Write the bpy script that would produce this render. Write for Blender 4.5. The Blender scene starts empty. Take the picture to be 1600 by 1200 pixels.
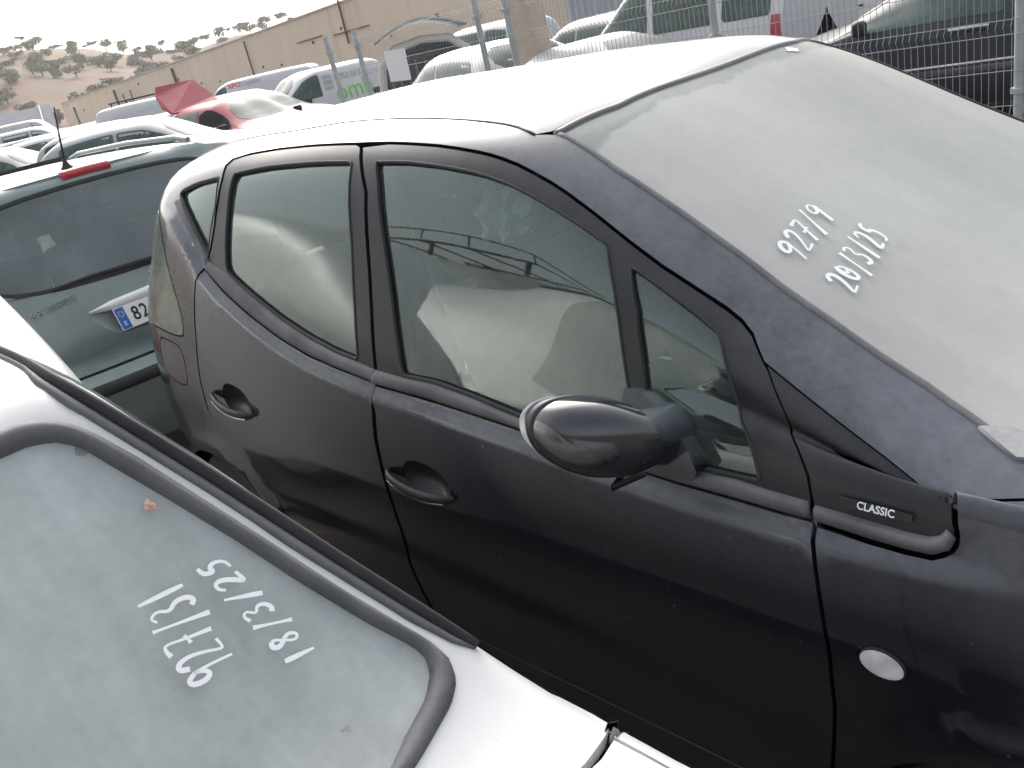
import bpy, bmesh, math, random
import numpy as np
from mathutils import Vector, Matrix
from mathutils.geometry import delaunay_2d_cdt
random.seed(7)
rng = np.random.default_rng(11)
SC = bpy.context.scene
COL = SC.collection
RAD = math.radians

# ------------------------------------------------------------------ camera
def cam_matrix(loc, yaw, pitch, roll):
    y, p, r = RAD(yaw), RAD(pitch), RAD(roll)
    f = Vector((math.cos(p)*math.sin(y), math.cos(p)*math.cos(y), -math.sin(p)))
    rt = Vector((math.cos(y), -math.sin(y), 0)); up = rt.cross(f)
    c, s = math.cos(r), math.sin(r)
    R_, U_ = c*rt + s*up, -s*rt + c*up
    m = Matrix((R_, U_, -f)).transposed().to_4x4(); m.translation = Vector(loc)
    return m
cd = bpy.data.cameras.new('camera'); cam = bpy.data.objects.new('camera', cd); COL.objects.link(cam)
cam.matrix_world = cam_matrix((.192, -1.847, 1.6755), -48.226, 22.47, -12.95)
cd.sensor_fit = 'HORIZONTAL'; cd.sensor_width = 36; cd.lens = 1337.5/1600*36
cd.clip_start = .03; cd.clip_end = 4000
SC.camera = cam

# ------------------------------------------------------------------ sky, sun, exposure
SUN_AZ = 146.0      # direction to the hazy sun, degrees from +X counter-clockwise
SUN_EL = 32.0
W = bpy.data.worlds.new('World'); SC.world = W; W.use_nodes = True
wn = W.node_tree; wn.nodes.clear()
sky = wn.nodes.new('ShaderNodeTexSky'); sky.sky_type = 'NISHITA'; sky.sun_disc = False
sky.sun_elevation = RAD(SUN_EL); sky.sun_rotation = RAD(90 - SUN_AZ)
sky.air_density = 1.0; sky.dust_density = 7.0; sky.ozone_density = 1.5; sky.altitude = 100
hs = wn.nodes.new('ShaderNodeHueSaturation'); hs.inputs['Saturation'].default_value = .40
bg = wn.nodes.new('ShaderNodeBackground'); bg.inputs['Strength'].default_value = .15
wo = wn.nodes.new('ShaderNodeOutputWorld')
wn.links.new(sky.outputs[0], hs.inputs['Color']); wn.links.new(hs.outputs[0], bg.inputs[0]); wn.links.new(bg.outputs[0], wo.inputs[0])
sd = bpy.data.lights.new('sun', 'SUN'); sd.energy = .5; sd.angle = RAD(60); sd.color = (1, .93, .84)
so = bpy.data.objects.new('sun', sd); COL.objects.link(so)
sdir = Vector((math.cos(RAD(SUN_EL))*math.cos(RAD(SUN_AZ)), math.cos(RAD(SUN_EL))*math.sin(RAD(SUN_AZ)), math.sin(RAD(SUN_EL))))
so.rotation_euler = (-sdir).to_track_quat('-Z', 'Y').to_euler(); so.location = (0, 0, 40)
vs = SC.view_settings; vs.view_transform = 'Standard'; vs.look = 'None'; vs.gamma = 1; vs.exposure = 1.35
vs.use_curve_mapping = False
SC.cycles.max_bounces = 8; SC.cycles.transparent_max_bounces = 12
SC.cycles.volume_bounces = 0; SC.cycles.use_denoising = True

# ------------------------------------------------------------------ materials
MATS = {}
def newmat(name):
    m = bpy.data.materials.new(name); m.use_nodes = True; nt = m.node_tree; nt.nodes.clear()
    out = nt.nodes.new('ShaderNodeOutputMaterial'); MATS[name] = m
    return m, nt, out
class NB:
    """tiny node helper"""
    def __init__(s, nt): s.nt = nt
    def n(s, t, **kw):
        x = s.nt.nodes.new(t)
        for k, v in kw.items(): setattr(x, k, v)
        return x
    def l(s, a, b): s.nt.links.new(a, b)
    def val(s, x, sock):
        if isinstance(x, (int, float)): sock.default_value = x
        elif isinstance(x, tuple): sock.default_value = (*x, 1) if len(x) == 3 and sock.type == 'RGBA' else x
        else: s.l(x, sock)
    def math(s, op, a, b=0.0, clamp=False):
        m = s.n('ShaderNodeMath', operation=op); m.use_clamp = clamp
        s.val(a, m.inputs[0]); s.val(b, m.inputs[1]); return m.outputs[0]
    def mix(s, f, a, b):
        m = s.n('ShaderNodeMix', data_type='RGBA'); s.val(f, m.inputs[0]); s.val(a, m.inputs[6]); s.val(b, m.inputs[7]); return m.outputs[2]
    def noise(s, scale, detail=3, rough=.55, vec=None, dist=0):
        t = s.n('ShaderNodeTexNoise'); t.inputs['Scale'].default_value = scale; t.inputs['Detail'].default_value = detail
        t.inputs['Roughness'].default_value = rough; t.inputs['Distortion'].default_value = dist
        s.l(vec if vec is not None else s.co(), t.inputs['Vector']); return t.outputs['Fac']
    def co(s, kind='Object'):
        if not hasattr(s, '_c'): s._c = s.n('ShaderNodeTexCoord')
        return s._c.outputs[kind]
    def mapping(s, scale=(1, 1, 1), rot=(0, 0, 0), vec=None):
        m = s.n('ShaderNodeMapping'); m.inputs['Scale'].default_value = scale; m.inputs['Rotation'].default_value = rot
        s.l(vec if vec is not None else s.co(), m.inputs['Vector']); return m.outputs[0]
    def remap(s, x, a, b, c=0., d=1.):
        m = s.n('ShaderNodeMapRange'); s.val(x, m.inputs[0])
        for i, v in enumerate((a, b, c, d)): m.inputs[i+1].default_value = v
        return m.outputs[0]
    def upz(s):
        g = s.n('ShaderNodeNewGeometry'); x = s.n('ShaderNodeSeparateXYZ'); s.l(g.outputs['Normal'], x.inputs[0]); return x.outputs[2]
    def bump(s, h, strength=.3, dist=.01):
        b = s.n('ShaderNodeBump'); b.inputs['Strength'].default_value = strength; b.inputs['Distance'].default_value = dist
        s.l(h, b.inputs['Height']); return b.outputs[0]
def paint(name, col, rough=.22, coat=.7, dust=.3, dustcol=(.36, .345, .32), base_dust=.25, scale=2.2, metallic=0.0, streak=.25, contrast=1.0, spec=.4, up0=-.15, specks=0., coat_rough=.05):
    m, nt, out = newmat(name); b = NB(nt)
    big = b.noise(scale, 4, .6); fine = b.noise(scale*34, 2, .6)
    st = b.noise(3.0, 3, .5, b.mapping((7, 7, .7)))
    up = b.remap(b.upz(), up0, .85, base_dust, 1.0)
    f = b.math('ADD', b.remap(big, .3, .72, 1-.65*contrast, 1+.15*contrast), b.math('MULTIPLY', b.math('SUBTRACT', fine, .5), .5))
    f = b.math('ADD', f, b.math('MULTIPLY', b.math('SUBTRACT', st, .5), streak*2))
    f = b.math('MULTIPLY', b.math('MULTIPLY', f, up), dust, True)
    if specks:   # dried dirt spots
        v = b.n('ShaderNodeTexVoronoi'); v.inputs['Scale'].default_value = 38; b.l(b.co(), v.inputs['Vector'])
        sp_ = b.math('MULTIPLY', b.math('LESS_THAN', v.outputs['Distance'], b.remap(b.noise(9, 2), .45, .75, .03, .15)), specks)
        f = b.math('MAXIMUM', f, sp_)
    p = b.n('ShaderNodeBsdfPrincipled')
    b.l(b.mix(f, col, dustcol), p.inputs['Base Color'])
    b.l(b.remap(f, 0, .75, rough, .72), p.inputs['Roughness'])
    p.inputs['Metallic'].default_value = metallic; p.inputs['Specular IOR Level'].default_value = spec
    b.l(b.remap(f, 0, .9, coat, coat*.35), p.inputs['Coat Weight']); b.l(b.remap(f, 0, .8, coat_rough, max(.22, coat_rough*3.2)), p.inputs['Coat Roughness'])
    b.l(p.outputs[0], out.inputs[0]); return m
def plain(name, col, rough=.6, metallic=0., var=.25, scale=6., bump=0., spec=.5):
    m, nt, out = newmat(name); b = NB(nt)
    n1 = b.noise(scale, 5, .6)
    c2 = tuple(max(0, min(1, c*(1-var))) for c in col); c3 = tuple(min(1, c*(1+var)) for c in col)
    p = b.n('ShaderNodeBsdfPrincipled'); b.l(b.mix(b.remap(n1, .3, .7), c2, c3), p.inputs['Base Color'])
    p.inputs['Roughness'].default_value = rough; p.inputs['Metallic'].default_value = metallic
    p.inputs['Specular IOR Level'].default_value = spec
    if bump: b.l(b.bump(b.noise(scale*8, 4), bump, .01), p.inputs['Normal'])
    b.l(p.outputs[0], out.inputs[0]); return m
def glass(name, tint=(.80, .90, .87), dust=.18, dustcol=(.42, .43, .41), scale=3., spots=0., refl=1.0, rough=.02, contrast=.6, clean=None, grain=.5, dust2=None, spot_scale=16, streak=0.):
    m, nt, out = newmat(name); b = NB(nt)
    tr = b.n('ShaderNodeBsdfTransparent'); tr.inputs[0].default_value = (*tint, 1)
    gl = b.n('ShaderNodeBsdfGlossy'); gl.inputs['Roughness'].default_value = rough; gl.inputs[0].default_value = (refl*.90, refl, refl*.965, 1)
    fr = b.n('ShaderNodeFresnel'); fr.inputs[0].default_value = 2.0
    m1 = b.n('ShaderNodeMixShader'); b.l(fr.outputs[0], m1.inputs[0]); b.l(tr.outputs[0], m1.inputs[1]); b.l(gl.outputs[0], m1.inputs[2])
    df = b.n('ShaderNodeBsdfDiffuse')
    big = b.noise(scale, 5, .62); fine = b.noise(scale*40, 2, .6)
    f = b.math('MULTIPLY', b.math('ADD', b.remap(big, .3, .7, 1-contrast, 1+contrast*.5), b.math('MULTIPLY', b.math('SUBTRACT', fine, .5), grain)), dust, True)
    if streak: f = b.math('MULTIPLY', f, b.remap(b.noise(2.2, 4, .6, b.mapping((1.2, 5, 1.2), (0, 0, .45))), .3, .7, 1-streak, 1.0))
    if clean is not None:   # rain-washed band under the roof edge, ragged lower border
        sx = b.n('ShaderNodeSeparateXYZ'); b.l(b.co(), sx.inputs[0])
        e = b.math('ADD', sx.outputs[0], b.math('MULTIPLY', b.math('SUBTRACT', b.noise(5, 5, .6), .5), .12))
        f = b.math('MULTIPLY', f, b.remap(e, clean-.008, clean+.006, .62, 1.0))
    c = b.mix(b.remap(b.noise(scale*.7, 3), .35, .65), dustcol, dust2 or tuple(x*.9 for x in dustcol))
    if spots:
        v = b.n('ShaderNodeTexVoronoi'); v.inputs['Scale'].default_value = spot_scale; b.l(b.co(), v.inputs['Vector'])
        ring = b.math('MULTIPLY', b.math('LESS_THAN', b.math('ADD', v.outputs['Distance'], b.math('MULTIPLY', b.noise(60, 2), .25)), .27), b.remap(b.noise(5, 2), .40, .52))
        c = b.mix(b.math('MULTIPLY', ring, spots), c, tuple(x*.45 for x in dustcol))
    b.l(c, df.inputs[0])
    m2 = b.n('ShaderNodeMixShader'); b.l(f, m2.inputs[0]); b.l(m1.outputs[0], m2.inputs[1]); b.l(df.outputs[0], m2.inputs[2])
    b.l(m2.outputs[0], out.inputs[0]); return m
def darkglass(name, col=(.13, .17, .16), rough=.12, dust=.35):
    return paint(name, col, rough, .3, dust, (.34, .37, .35), .55, 3.)

M_black = paint('black_paint', (.007, .0078, .011), .16, .85, .50, (.25, .265, .30), .04, 1.9, contrast=.8, spec=.12, up0=.06, specks=.2, coat_rough=.06)  # upward dust: real film, plus blue-grey painted in for the sky's reflection
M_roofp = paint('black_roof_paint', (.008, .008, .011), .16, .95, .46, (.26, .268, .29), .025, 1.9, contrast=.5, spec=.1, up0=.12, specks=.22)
M_trim = paint('black_trim', (.009, .009, .011), .38, .15, .22, (.20, .20, .21), .12, 5., spec=.25, up0=.0)
M_rubber = plain('rubber', (.022, .022, .023), .7, var=.35, scale=18)
M_dustrub = paint('dusty_rubber', (.040, .040, .043), .6, 0., .55, (.25, .25, .26), .5, 6.)
M_side = glass('side_glass', (.50, .68, .62), .075, (.42, .54, .49), 3.2)
M_ws = glass('dusty_windscreen', (.70, .80, .78), .88, refl=.5, rough=.08, dustcol=(.57, .55, .515), scale=1.1, contrast=.15, clean=-.885, grain=.12, dust2=(.525, .545, .525), spots=.08, spot_scale=6, streak=.08)
M_vanws = glass('filthy_windscreen', (.70, .80, .78), .86, (.53, .555, .535), 1.6, refl=.6, rough=.06, spots=.75, contrast=.3, grain=.25, dust2=(.50, .545, .53), streak=.22)
M_dark = plain('dark_inside', (.012, .012, .012), .9)
M_cloth = plain('seat_cloth', (.035, .038, .037), .95, var=.3, scale=30)
M_cream = plain('pale_plastic', (.12, .128, .12), .7, var=.15, scale=8)
M_tyre = plain('tyre', (.025, .025, .024), .85, var=.3, scale=20)
M_rim = plain('rim', (.45, .45, .46), .35, .7, .15)
M_chrome = plain('chrome', (.62, .62, .63), .25, .9, .1)
M_white = paint('white_paint', (.60, .61, .615), .25, .5, .26, (.42, .40, .36), .2, 3., specks=.5)
M_chalk = plain('chalk_paint', (.86, .87, .87), .9, var=.03)
M_lens = glass('lamp_lens', (.80, .84, .78), .55, (.30, .31, .27), 5.)
M_red = paint('red_lens', (.42, .02, .03), .3, .4, .25, (.4, .25, .24), .4, 4.)
M_galv = plain('galvanised', (.40, .43, .43), .5, .35, .12, 10)
M_bagp = plain('clear_bag', (.75, .78, .78), .25, 0, .1)

# ------------------------------------------------------------------ object helpers
def mesh_obj(name, verts, faces, mat, parent=None, smooth=False, normals=None):
    me = bpy.data.meshes.new(name); me.from_pydata([tuple(map(float, v)) for v in verts], [], [tuple(map(int, f)) for f in faces])
    me.materials.append(mat)
    if smooth or normals is not None:
        me.polygons.foreach_set('use_smooth', [True]*len(me.polygons))
    me.update()
    if normals is not None: me.normals_split_custom_set_from_vertices([tuple(map(float, n)) for n in normals])
    o = bpy.data.objects.new(name, me); COL.objects.link(o); o.parent = parent
    return o
def empty(name, loc=(0, 0, 0), rz=0., label=None, cat=None, group=None):
    o = bpy.data.objects.new(name, None); COL.objects.link(o); o.location = loc; o.rotation_euler = (0, 0, rz); o.empty_display_size = .2
    if label: tag(o, label, cat, group)
    return o
def tag(o, label=None, cat=None, group=None, kind=None):
    if label: o['label'] = label
    if cat: o['category'] = cat
    if group: o['group'] = group
    if kind: o['kind'] = kind
    return o
def copy_tree(o, parent=None):
    c = o.copy(); COL.objects.link(c); c.parent = parent
    for ch in o.children: copy_tree(ch, c)
    return c
class MB:
    def __init__(s): s.v, s.f = [], []
    def add(s, v, f):
        k = len(s.v); s.v += [tuple(x) for x in v]; s.f += [tuple(i+k for i in g) for g in f]; return s
    def box(s, c, d, rz=0., bev=0.):
        x, y, z = (q/2 for q in d); R_ = Matrix.Rotation(rz, 3, 'Z'); c = Vector(c)
        if bev <= 0:
            v = [c + R_ @ Vector((sx*x, sy*y, sz*z)) for sx in (-1, 1) for sy in (-1, 1) for sz in (-1, 1)]
            return s.add(v, [(0, 1, 3, 2), (4, 6, 7, 5), (0, 4, 5, 1), (2, 3, 7, 6), (0, 2, 6, 4), (1, 5, 7, 3)])
        bm = bmesh.new(); bmesh.ops.create_cube(bm, size=1)
        for q in bm.verts: q.co = Vector((q.co.x*d[0], q.co.y*d[1], q.co.z*d[2]))
        bmesh.ops.bevel(bm, geom=bm.edges[:], offset=min(bev, min(d)*.49), segments=3, affect='EDGES', profile=.5)
        bm.verts.index_update()
        s.add([c + R_ @ q.co for q in bm.verts], [[q.index for q in f.verts] for f in bm.faces]); bm.free(); return s
    def tube(s, pts, r, n=8, cap=True, flat=1.0):
        pts = [Vector(p) for p in pts]; rs = r if isinstance(r, (list, tuple)) else [r]*len(pts)
        k = len(s.v); ref = None
        for i, p in enumerate(pts):
            t = (pts[min(i+1, len(pts)-1)] - pts[max(i-1, 0)]).normalized()
            if ref is None: ref = t.orthogonal().normalized() if abs(t.z) > .9 else Vector((0, 0, 1))
            a = (ref - t*ref.dot(t)).normalized(); b2 = t.cross(a); ref = a
            for j in range(n):
                q = 2*math.pi*j/n; s.v.append(tuple(p + (a*math.cos(q) + b2*math.sin(q)*flat)*rs[i]))
        for i in range(len(pts)-1):
            for j in range(n): s.f.append((k+i*n+j, k+i*n+(j+1) % n, k+(i+1)*n+(j+1) % n, k+(i+1)*n+j))
        if cap: s.f += [tuple(k+j for j in range(n))[::-1], tuple(k+(len(pts)-1)*n+j for j in range(n))]
        return s
    def lathe(s, prof, n=32, M=None):
        """prof: (r, h) round local Y axis"""
        k = len(s.v); M = M or Matrix()
        for r, h in prof:
            for j in range(n):
                a = 2*math.pi*j/n; s.v.append(tuple(M @ Vector((r*math.cos(a), h, r*math.sin(a)))))
        for i in range(len(prof)-1):
            for j in range(n): s.f.append((k+i*n+j, k+i*n+(j+1) % n, k+(i+1)*n+(j+1) % n, k+(i+1)*n+j))
        return s
    def build(s, name, mat, parent=None, smooth=False, fix=True):
        o = mesh_obj(name, s.v, s.f, mat, parent, smooth)
        if fix:
            bm = bmesh.new(); bm.from_mesh(o.data); bmesh.ops.recalc_face_normals(bm, faces=bm.faces[:]); bm.to_mesh(o.data); bm.free()
        if smooth:
            try: o.data.set_sharp_from_angle(angle=RAD(42))
            except Exception: pass
        return o
def text_mesh(name, body, size, mat, parent, M, extrude=.001, xs=1.0, bold=0.0, spacing=1.0):
    c = bpy.data.curves.new(name, 'FONT'); c.body = body; c.size = size; c.extrude = extrude; c.offset = bold; c.space_character = spacing; c.resolution_u = 3
    c.align_x = 'CENTER'; c.align_y = 'CENTER'
    t = bpy.data.objects.new(name, c); COL.objects.link(t)
    dg = bpy.context.evaluated_depsgraph_get(); dg.update()
    me = bpy.data.meshes.new_from_object(t.evaluated_get(dg)); bpy.data.objects.remove(t); bpy.data.curves.remove(c)
    me.transform(M @ Matrix.Diagonal((xs, 1, 1, 1))); me.materials.clear(); me.materials.append(mat); me.name = name
    o = bpy.data.objects.new(name, me); COL.objects.link(o); o.parent = parent; return o
def frame(o, x, y):
    """4x4 with local X along x, local Y near y, at o"""
    x = Vector(x).normalized(); y = Vector(y); y = (y - x*y.dot(x)).normalized(); z = x.cross(y)
    m = Matrix((x, y, z)).transposed().to_4x4(); m.translation = Vector(o); return m

# ------------------------------------------------------------------ lofted car bodies
def ncs(xk, yk):
    """natural cubic spline through (xk, yk)"""
    xk = np.asarray(xk, float); yk = np.asarray(yk, float); n = len(xk); h = np.diff(xk)
    A = np.zeros((n, n)); A[0, 0] = A[-1, -1] = 1; B = np.zeros_like(yk)
    for i in range(1, n-1):
        A[i, i-1] = h[i-1]; A[i, i] = 2*(h[i-1]+h[i]); A[i, i+1] = h[i]
        B[i] = 3*((yk[i+1]-yk[i])/h[i]-(yk[i]-yk[i-1])/h[i-1])
    c = np.linalg.solve(A, B)
    def f(x):
        x = np.asarray(x, float); i = np.clip(np.searchsorted(xk, x)-1, 0, n-2); t = x-xk[i]
        sh = lambda a: a.reshape(a.shape+(1,)*(yk.ndim-1))
        t = sh(t); hh = sh(h[i]); b = (yk[i+1]-yk[i])/hh-hh*(2*c[i]+c[i+1])/3; d = (c[i+1]-c[i])/(3*hh)
        return yk[i]+b*t+c[i]*t*t+d*t*t*t
    return f
def pchip(xk, yk):
    """monotone cubic through (xk, yk): no overshoot"""
    xk = np.asarray(xk, float); yk = np.asarray(yk, float); n = len(xk); h = np.diff(xk)[:, None]; d = np.diff(yk, axis=0)/h
    m = np.zeros_like(yk); m[0], m[-1] = d[0], d[-1]
    w1 = 2*h[1:]+h[:-1]; w2 = h[1:]+2*h[:-1]; ok = d[:-1]*d[1:] > 0
    with np.errstate(divide='ignore', invalid='ignore'): m[1:-1] = np.where(ok, (w1+w2)/(w1/d[:-1]+w2/d[1:]), 0)
    def f(x):
        x = np.asarray(x, float); i = np.clip(np.searchsorted(xk, x)-1, 0, n-2); hh = h[i]; t = (x-xk[i])[..., None]/hh
        return yk[i]*(1+2*t)*(1-t)**2+m[i]*hh*t*(1-t)**2+yk[i+1]*t*t*(3-2*t)+m[i+1]*hh*t*t*(t-1)
    return f
def sstep(a, b, x):
    t = np.clip((x-a)/(b-a), 0, 1); return t*t*(3-2*t)
class Loft:
    """car shell: u runs along the length (m), v round the section from one sill over the roof to the other (about m)"""
    def __init__(s, X, Y, Z, S, plan=None, lean=None, flip=False, y0=0., fit=ncs):
        s.X = np.array(X, float); s.S = np.array(S, float); s.L = s.S[-1]; K = len(S); Y = np.array(Y, float); Z = np.array(Z, float)
        if plan is not None: Y = Y*ncs(*plan)(s.X)[:, None]
        s.fy = fit(s.X, Y); s.fz = fit(s.X, Z); s.lean = lean; s.flip = -1. if flip else 1.; s.y0 = y0
        s.basis = ncs(np.concatenate([s.S, 2*s.L-s.S[-2::-1]]), np.eye(2*K-1)); s.bump = None
    def xyz(s, u, v):
        u = np.asarray(u, float); v = np.asarray(v, float); y = s.fy(u); z = s.fz(u); b = s.basis(v)
        yy = (b*np.concatenate([-y, y[..., -2::-1]], -1)).sum(-1); zz = (b*np.concatenate([z, z[..., -2::-1]], -1)).sum(-1)
        x = u+(s.lean(u, zz) if s.lean else 0)
        return np.stack([x, yy*s.flip+s.y0, zz], -1)
    def _n(s, f, u, v, e=2e-3):
        u = np.asarray(u, float); v = np.asarray(v, float)
        N = np.cross(f(u+e, v)-f(u-e, v), f(u, v+e)-f(u, v-e))*s.flip
        return N/np.maximum(np.linalg.norm(N, axis=-1, keepdims=True), 1e-12)
    def nrm(s, u, v): return s._n(s.xyz, u, v)
    def body(s, u, v):
        P = s.xyz(u, v)
        return P if s.bump is None else P+s.nrm(u, v)*np.asarray(s.bump(u, v))[..., None]
    def bn(s, u, v): return s._n(s.body, u, v)
    def pos(s, u, v, off=0.):
        return s.body(u, v)+s.bn(u, v)*(off if np.ndim(off) == 0 else np.asarray(off)[..., None])
def inpoly(P, poly):
    P = np.asarray(P); poly = np.asarray(poly); x, y = P[:, 0], P[:, 1]; r = np.zeros(len(P), bool)
    x1, y1 = poly[:, 0], poly[:, 1]; x2, y2 = np.roll(x1, -1), np.roll(y1, -1)
    for a, b, c, d in zip(x1, y1, x2, y2):
        if b == d: continue
        r ^= ((b > y) != (d > y)) & (x < (c-a)*(y-b)/(d-b)+a)
    return r
def area(p):
    p = np.asarray(p); return .5*np.sum(p[:, 0]*np.roll(p[:, 1], -1)-np.roll(p[:, 0], -1)*p[:, 1])
def inset(poly, d):
    """shrink (d>0) a closed polygon"""
    p = np.asarray(poly, float); sg = 1. if area(p) > 0 else -1.
    a = p-np.roll(p, 1, 0); b = np.roll(p, -1, 0)-p
    na = np.stack([-a[:, 1], a[:, 0]], 1); nb = np.stack([-b[:, 1], b[:, 0]], 1)
    na /= np.maximum(np.linalg.norm(na, axis=1, keepdims=True), 1e-9); nb /= np.maximum(np.linalg.norm(nb, axis=1, keepdims=True), 1e-9)
    m = na+nb; m /= np.maximum((m*na).sum(1, keepdims=True), .45)
    return p+m*d*sg
def rounded(poly, k=2):
    """Chaikin smoothing of a closed outline"""
    p = np.asarray(poly, float)
    for _ in range(k):
        q = np.roll(p, -1, 0); p = np.stack([.75*p+.25*q, .25*p+.75*q], 1).reshape(-1, 2)
    return p
def dense(poly, d, closed=True):
    p = np.asarray(poly, float); out = []
    for i in range(len(p) if closed else len(p)-1):
        a, b = p[i], p[(i+1) % len(p)]; n = max(1, int(math.ceil(np.linalg.norm(b-a)/d)))
        for k in range(n): out.append(a+(b-a)*k/n)
    if not closed: out.append(p[-1])
    return np.array(out)
def panel(name, mat, L, outer, parent, holes=(), off=0., thick=.012, grid=.045, rows=None):
    """a sheet cut out of the shell by an outline (with holes), with turned-in edges"""
    loops = [dense(outer, grid)]+[dense(h, grid) for h in holes]
    pts = []; edges = []
    for lp in loops:
        k = len(pts); n = len(lp); pts += [tuple(q) for q in lp]; edges += [(k+i, k+(i+1) % n) for i in range(n)]
    lo, hi = loops[0].min(0), loops[0].max(0)
    gx, gy = np.meshgrid(np.arange(lo[0]+grid*.5, hi[0], grid), np.arange(lo[1]+grid*.5, hi[1], grid)); g = np.stack([gx.ravel(), gy.ravel()], 1)
    if len(g):
        ok = inpoly(g, inset(loops[0], grid*.35))
        for h in loops[1:]: ok &= ~inpoly(g, inset(h, -grid*.35))
        if rows is not None:
            dd = np.min(np.linalg.norm(g[ok][:, None]-rows[None], axis=2), axis=1) if ok.any() else np.zeros(0)
            pts += [tuple(q) for q in g[ok][dd > grid*.45]]
            k2 = inpoly(rows, inset(loops[0], .0035))
            for h in loops[1:]: k2 &= ~inpoly(rows, inset(h, -.004))
            pts += [tuple(q) for q in rows[k2]]
        else: pts += [tuple(q) for q in g[ok]]
    r = delaunay_2d_cdt([Vector(q) for q in pts], edges, [], 0, 1e-7)
    V = np.array([tuple(q) for q in r[0]]); T = np.array([t for t in r[2] if len(t) == 3])
    cc = V[T].mean(1); ok = inpoly(cc, loops[0])
    for h in loops[1:]: ok &= ~inpoly(cc, h)
    T = T[ok]
    sg = np.cross(V[T[:, 1]]-V[T[:, 0]], V[T[:, 2]]-V[T[:, 0]]); T[sg < 0] = T[sg < 0][:, ::-1]
    if L.flip < 0: T = T[:, ::-1]
    P = L.pos(V[:, 0], V[:, 1], off); N = L.bn(V[:, 0], V[:, 1])
    verts = list(P); nor = list(N); faces = [tuple(t) for t in T]
    # rim
    cnt = {}
    for a, b, c in T:
        for e in ((a, b), (b, c), (c, a)): cnt[tuple(sorted(e))] = cnt.get(tuple(sorted(e)), 0)+1
    idx = {}; accum = {}
    be = [e for t in T for e in ((t[0], t[1]), (t[1], t[2]), (t[2], t[0])) if cnt[tuple(sorted(e))] == 1]
    for a, b in be:
        d = P[b]-P[a]; o_ = np.cross(d, N[a]); o_ /= max(np.linalg.norm(o_), 1e-9)
        for q in (a, b): accum[q] = accum.get(q, 0)+o_
    for q, o_ in accum.items():
        idx[q] = len(verts); verts += [P[q], P[q]-N[q]*thick]; o_ = o_/max(np.linalg.norm(o_), 1e-9); nor += [o_, o_]
    for a, b in be: faces.append((idx[b], idx[a], idx[a]+1, idx[b]+1))
    return mesh_obj(name, verts, faces, mat, parent, normals=nor)
def resample(c, n):
    c = np.asarray(c, float); d = np.concatenate([[0], np.cumsum(np.linalg.norm(np.diff(c, axis=0), axis=1))]); t = np.linspace(0, d[-1], n)
    return np.stack([np.interp(t, d, c[:, k]) for k in range(c.shape[1])], 1)
def strip(name, mat, L, A, B, parent, h=.006, off=.001, n=None, closed=False, seg=6, ends=True):
    """raised rounded moulding between two curves on the shell"""
    n = n or max(8, int(len(A)*4)); A = resample(A, n); B = resample(B, n)
    verts = []; faces = []
    for k in range(seg+1):
        t = k/seg; q = A*(1-t)+B*t; f = math.sin(math.pi*min(1, max(0, t)))**.6 if 0 < t < 1 else 0
        verts += list(L.pos(q[:, 0], q[:, 1], off+h*f if 0 < t < 1 else off-.004))
    m = n if closed else n-1
    for k in range(seg):
        for i in range(m):
            j = (i+1) % n; faces.append((k*n+i, k*n+j, (k+1)*n+j, (k+1)*n+i))
    if not closed and ends: faces += [tuple(k*n for k in range(seg+1)), tuple(k*n+n-1 for k in range(seg+1))]
    o = mesh_obj(name, verts, faces, mat, parent, smooth=True)
    bm = bmesh.new(); bm.from_mesh(o.data); bmesh.ops.recalc_face_normals(bm, faces=bm.faces[:]); bm.to_mesh(o.data); bm.free()
    # make sure outward
    me = o.data; c = L.pos(A[n//2, 0], A[n//2, 1], 0); N = L.bn(A[n//2, 0], A[n//2, 1]); mid = me.polygons[(seg//2)*m+min(n//2, m-1)].normal
    if mid.dot(Vector(N)) < 0: me.flip_normals()
    return o
def mir(L, pts): p = np.array(pts, float).copy(); p[:, 1] = 2*L.L-p[:, 1]; return p
def ell(cu, cv, ru, rv, n=24, rot=0., pw=2.):
    t = np.linspace(0, 2*math.pi, n, endpoint=False); x = np.sign(np.cos(t))*abs(np.cos(t))**(2/pw)*ru; y = np.sign(np.sin(t))*abs(np.sin(t))**(2/pw)*rv
    return np.stack([cu+x*math.cos(rot)-y*math.sin(rot), cv+x*math.sin(rot)+y*math.cos(rot)], 1)
STROKES = {'9': [[(.80, 1.15), (.55, 1.45), (.2, 1.35), (.12, .95), (.4, .78), (.75, 1.0), (.82, 1.3), (.75, .6), (.62, 0)]],
 '2': [[(.1, 1.2), (.3, 1.48), (.65, 1.42), (.75, 1.05), (.5, .55), (.15, .1), (.4, .08), (.85, .12)]],
 '7': [[(.1, 1.4), (.5, 1.45), (.85, 1.42), (.6, .8), (.38, 0)], [(.25, .72), (.8, .78)]],
 '/': [[(.75, 1.6), (.5, .8), (.2, -.15)]], '1': [[(.5, 1.5), (.45, .8), (.4, 0)]],
 '3': [[(.15, 1.35), (.5, 1.48), (.75, 1.2), (.35, .85), (.75, .6), (.7, .2), (.35, .02), (.1, .2)]],
 '5': [[(.8, 1.5), (.35, 1.48), (.25, .95), (.6, 1.0), (.78, .6), (.6, .12), (.15, .08)]],
 '8': [[(.7, 1.3), (.4, 1.48), (.25, 1.15), (.5, .8), (.75, .4), (.5, .02), (.2, .3), (.45, .75), (.72, 1.1), (.72, 1.3)]],
 '0': [[(.45, 1.3), (.15, 1.0), (.18, .35), (.5, .12), (.8, .45), (.75, 1.05), (.45, 1.3), (.3, .9), (.5, .6), (.6, .85)]]}
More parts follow.
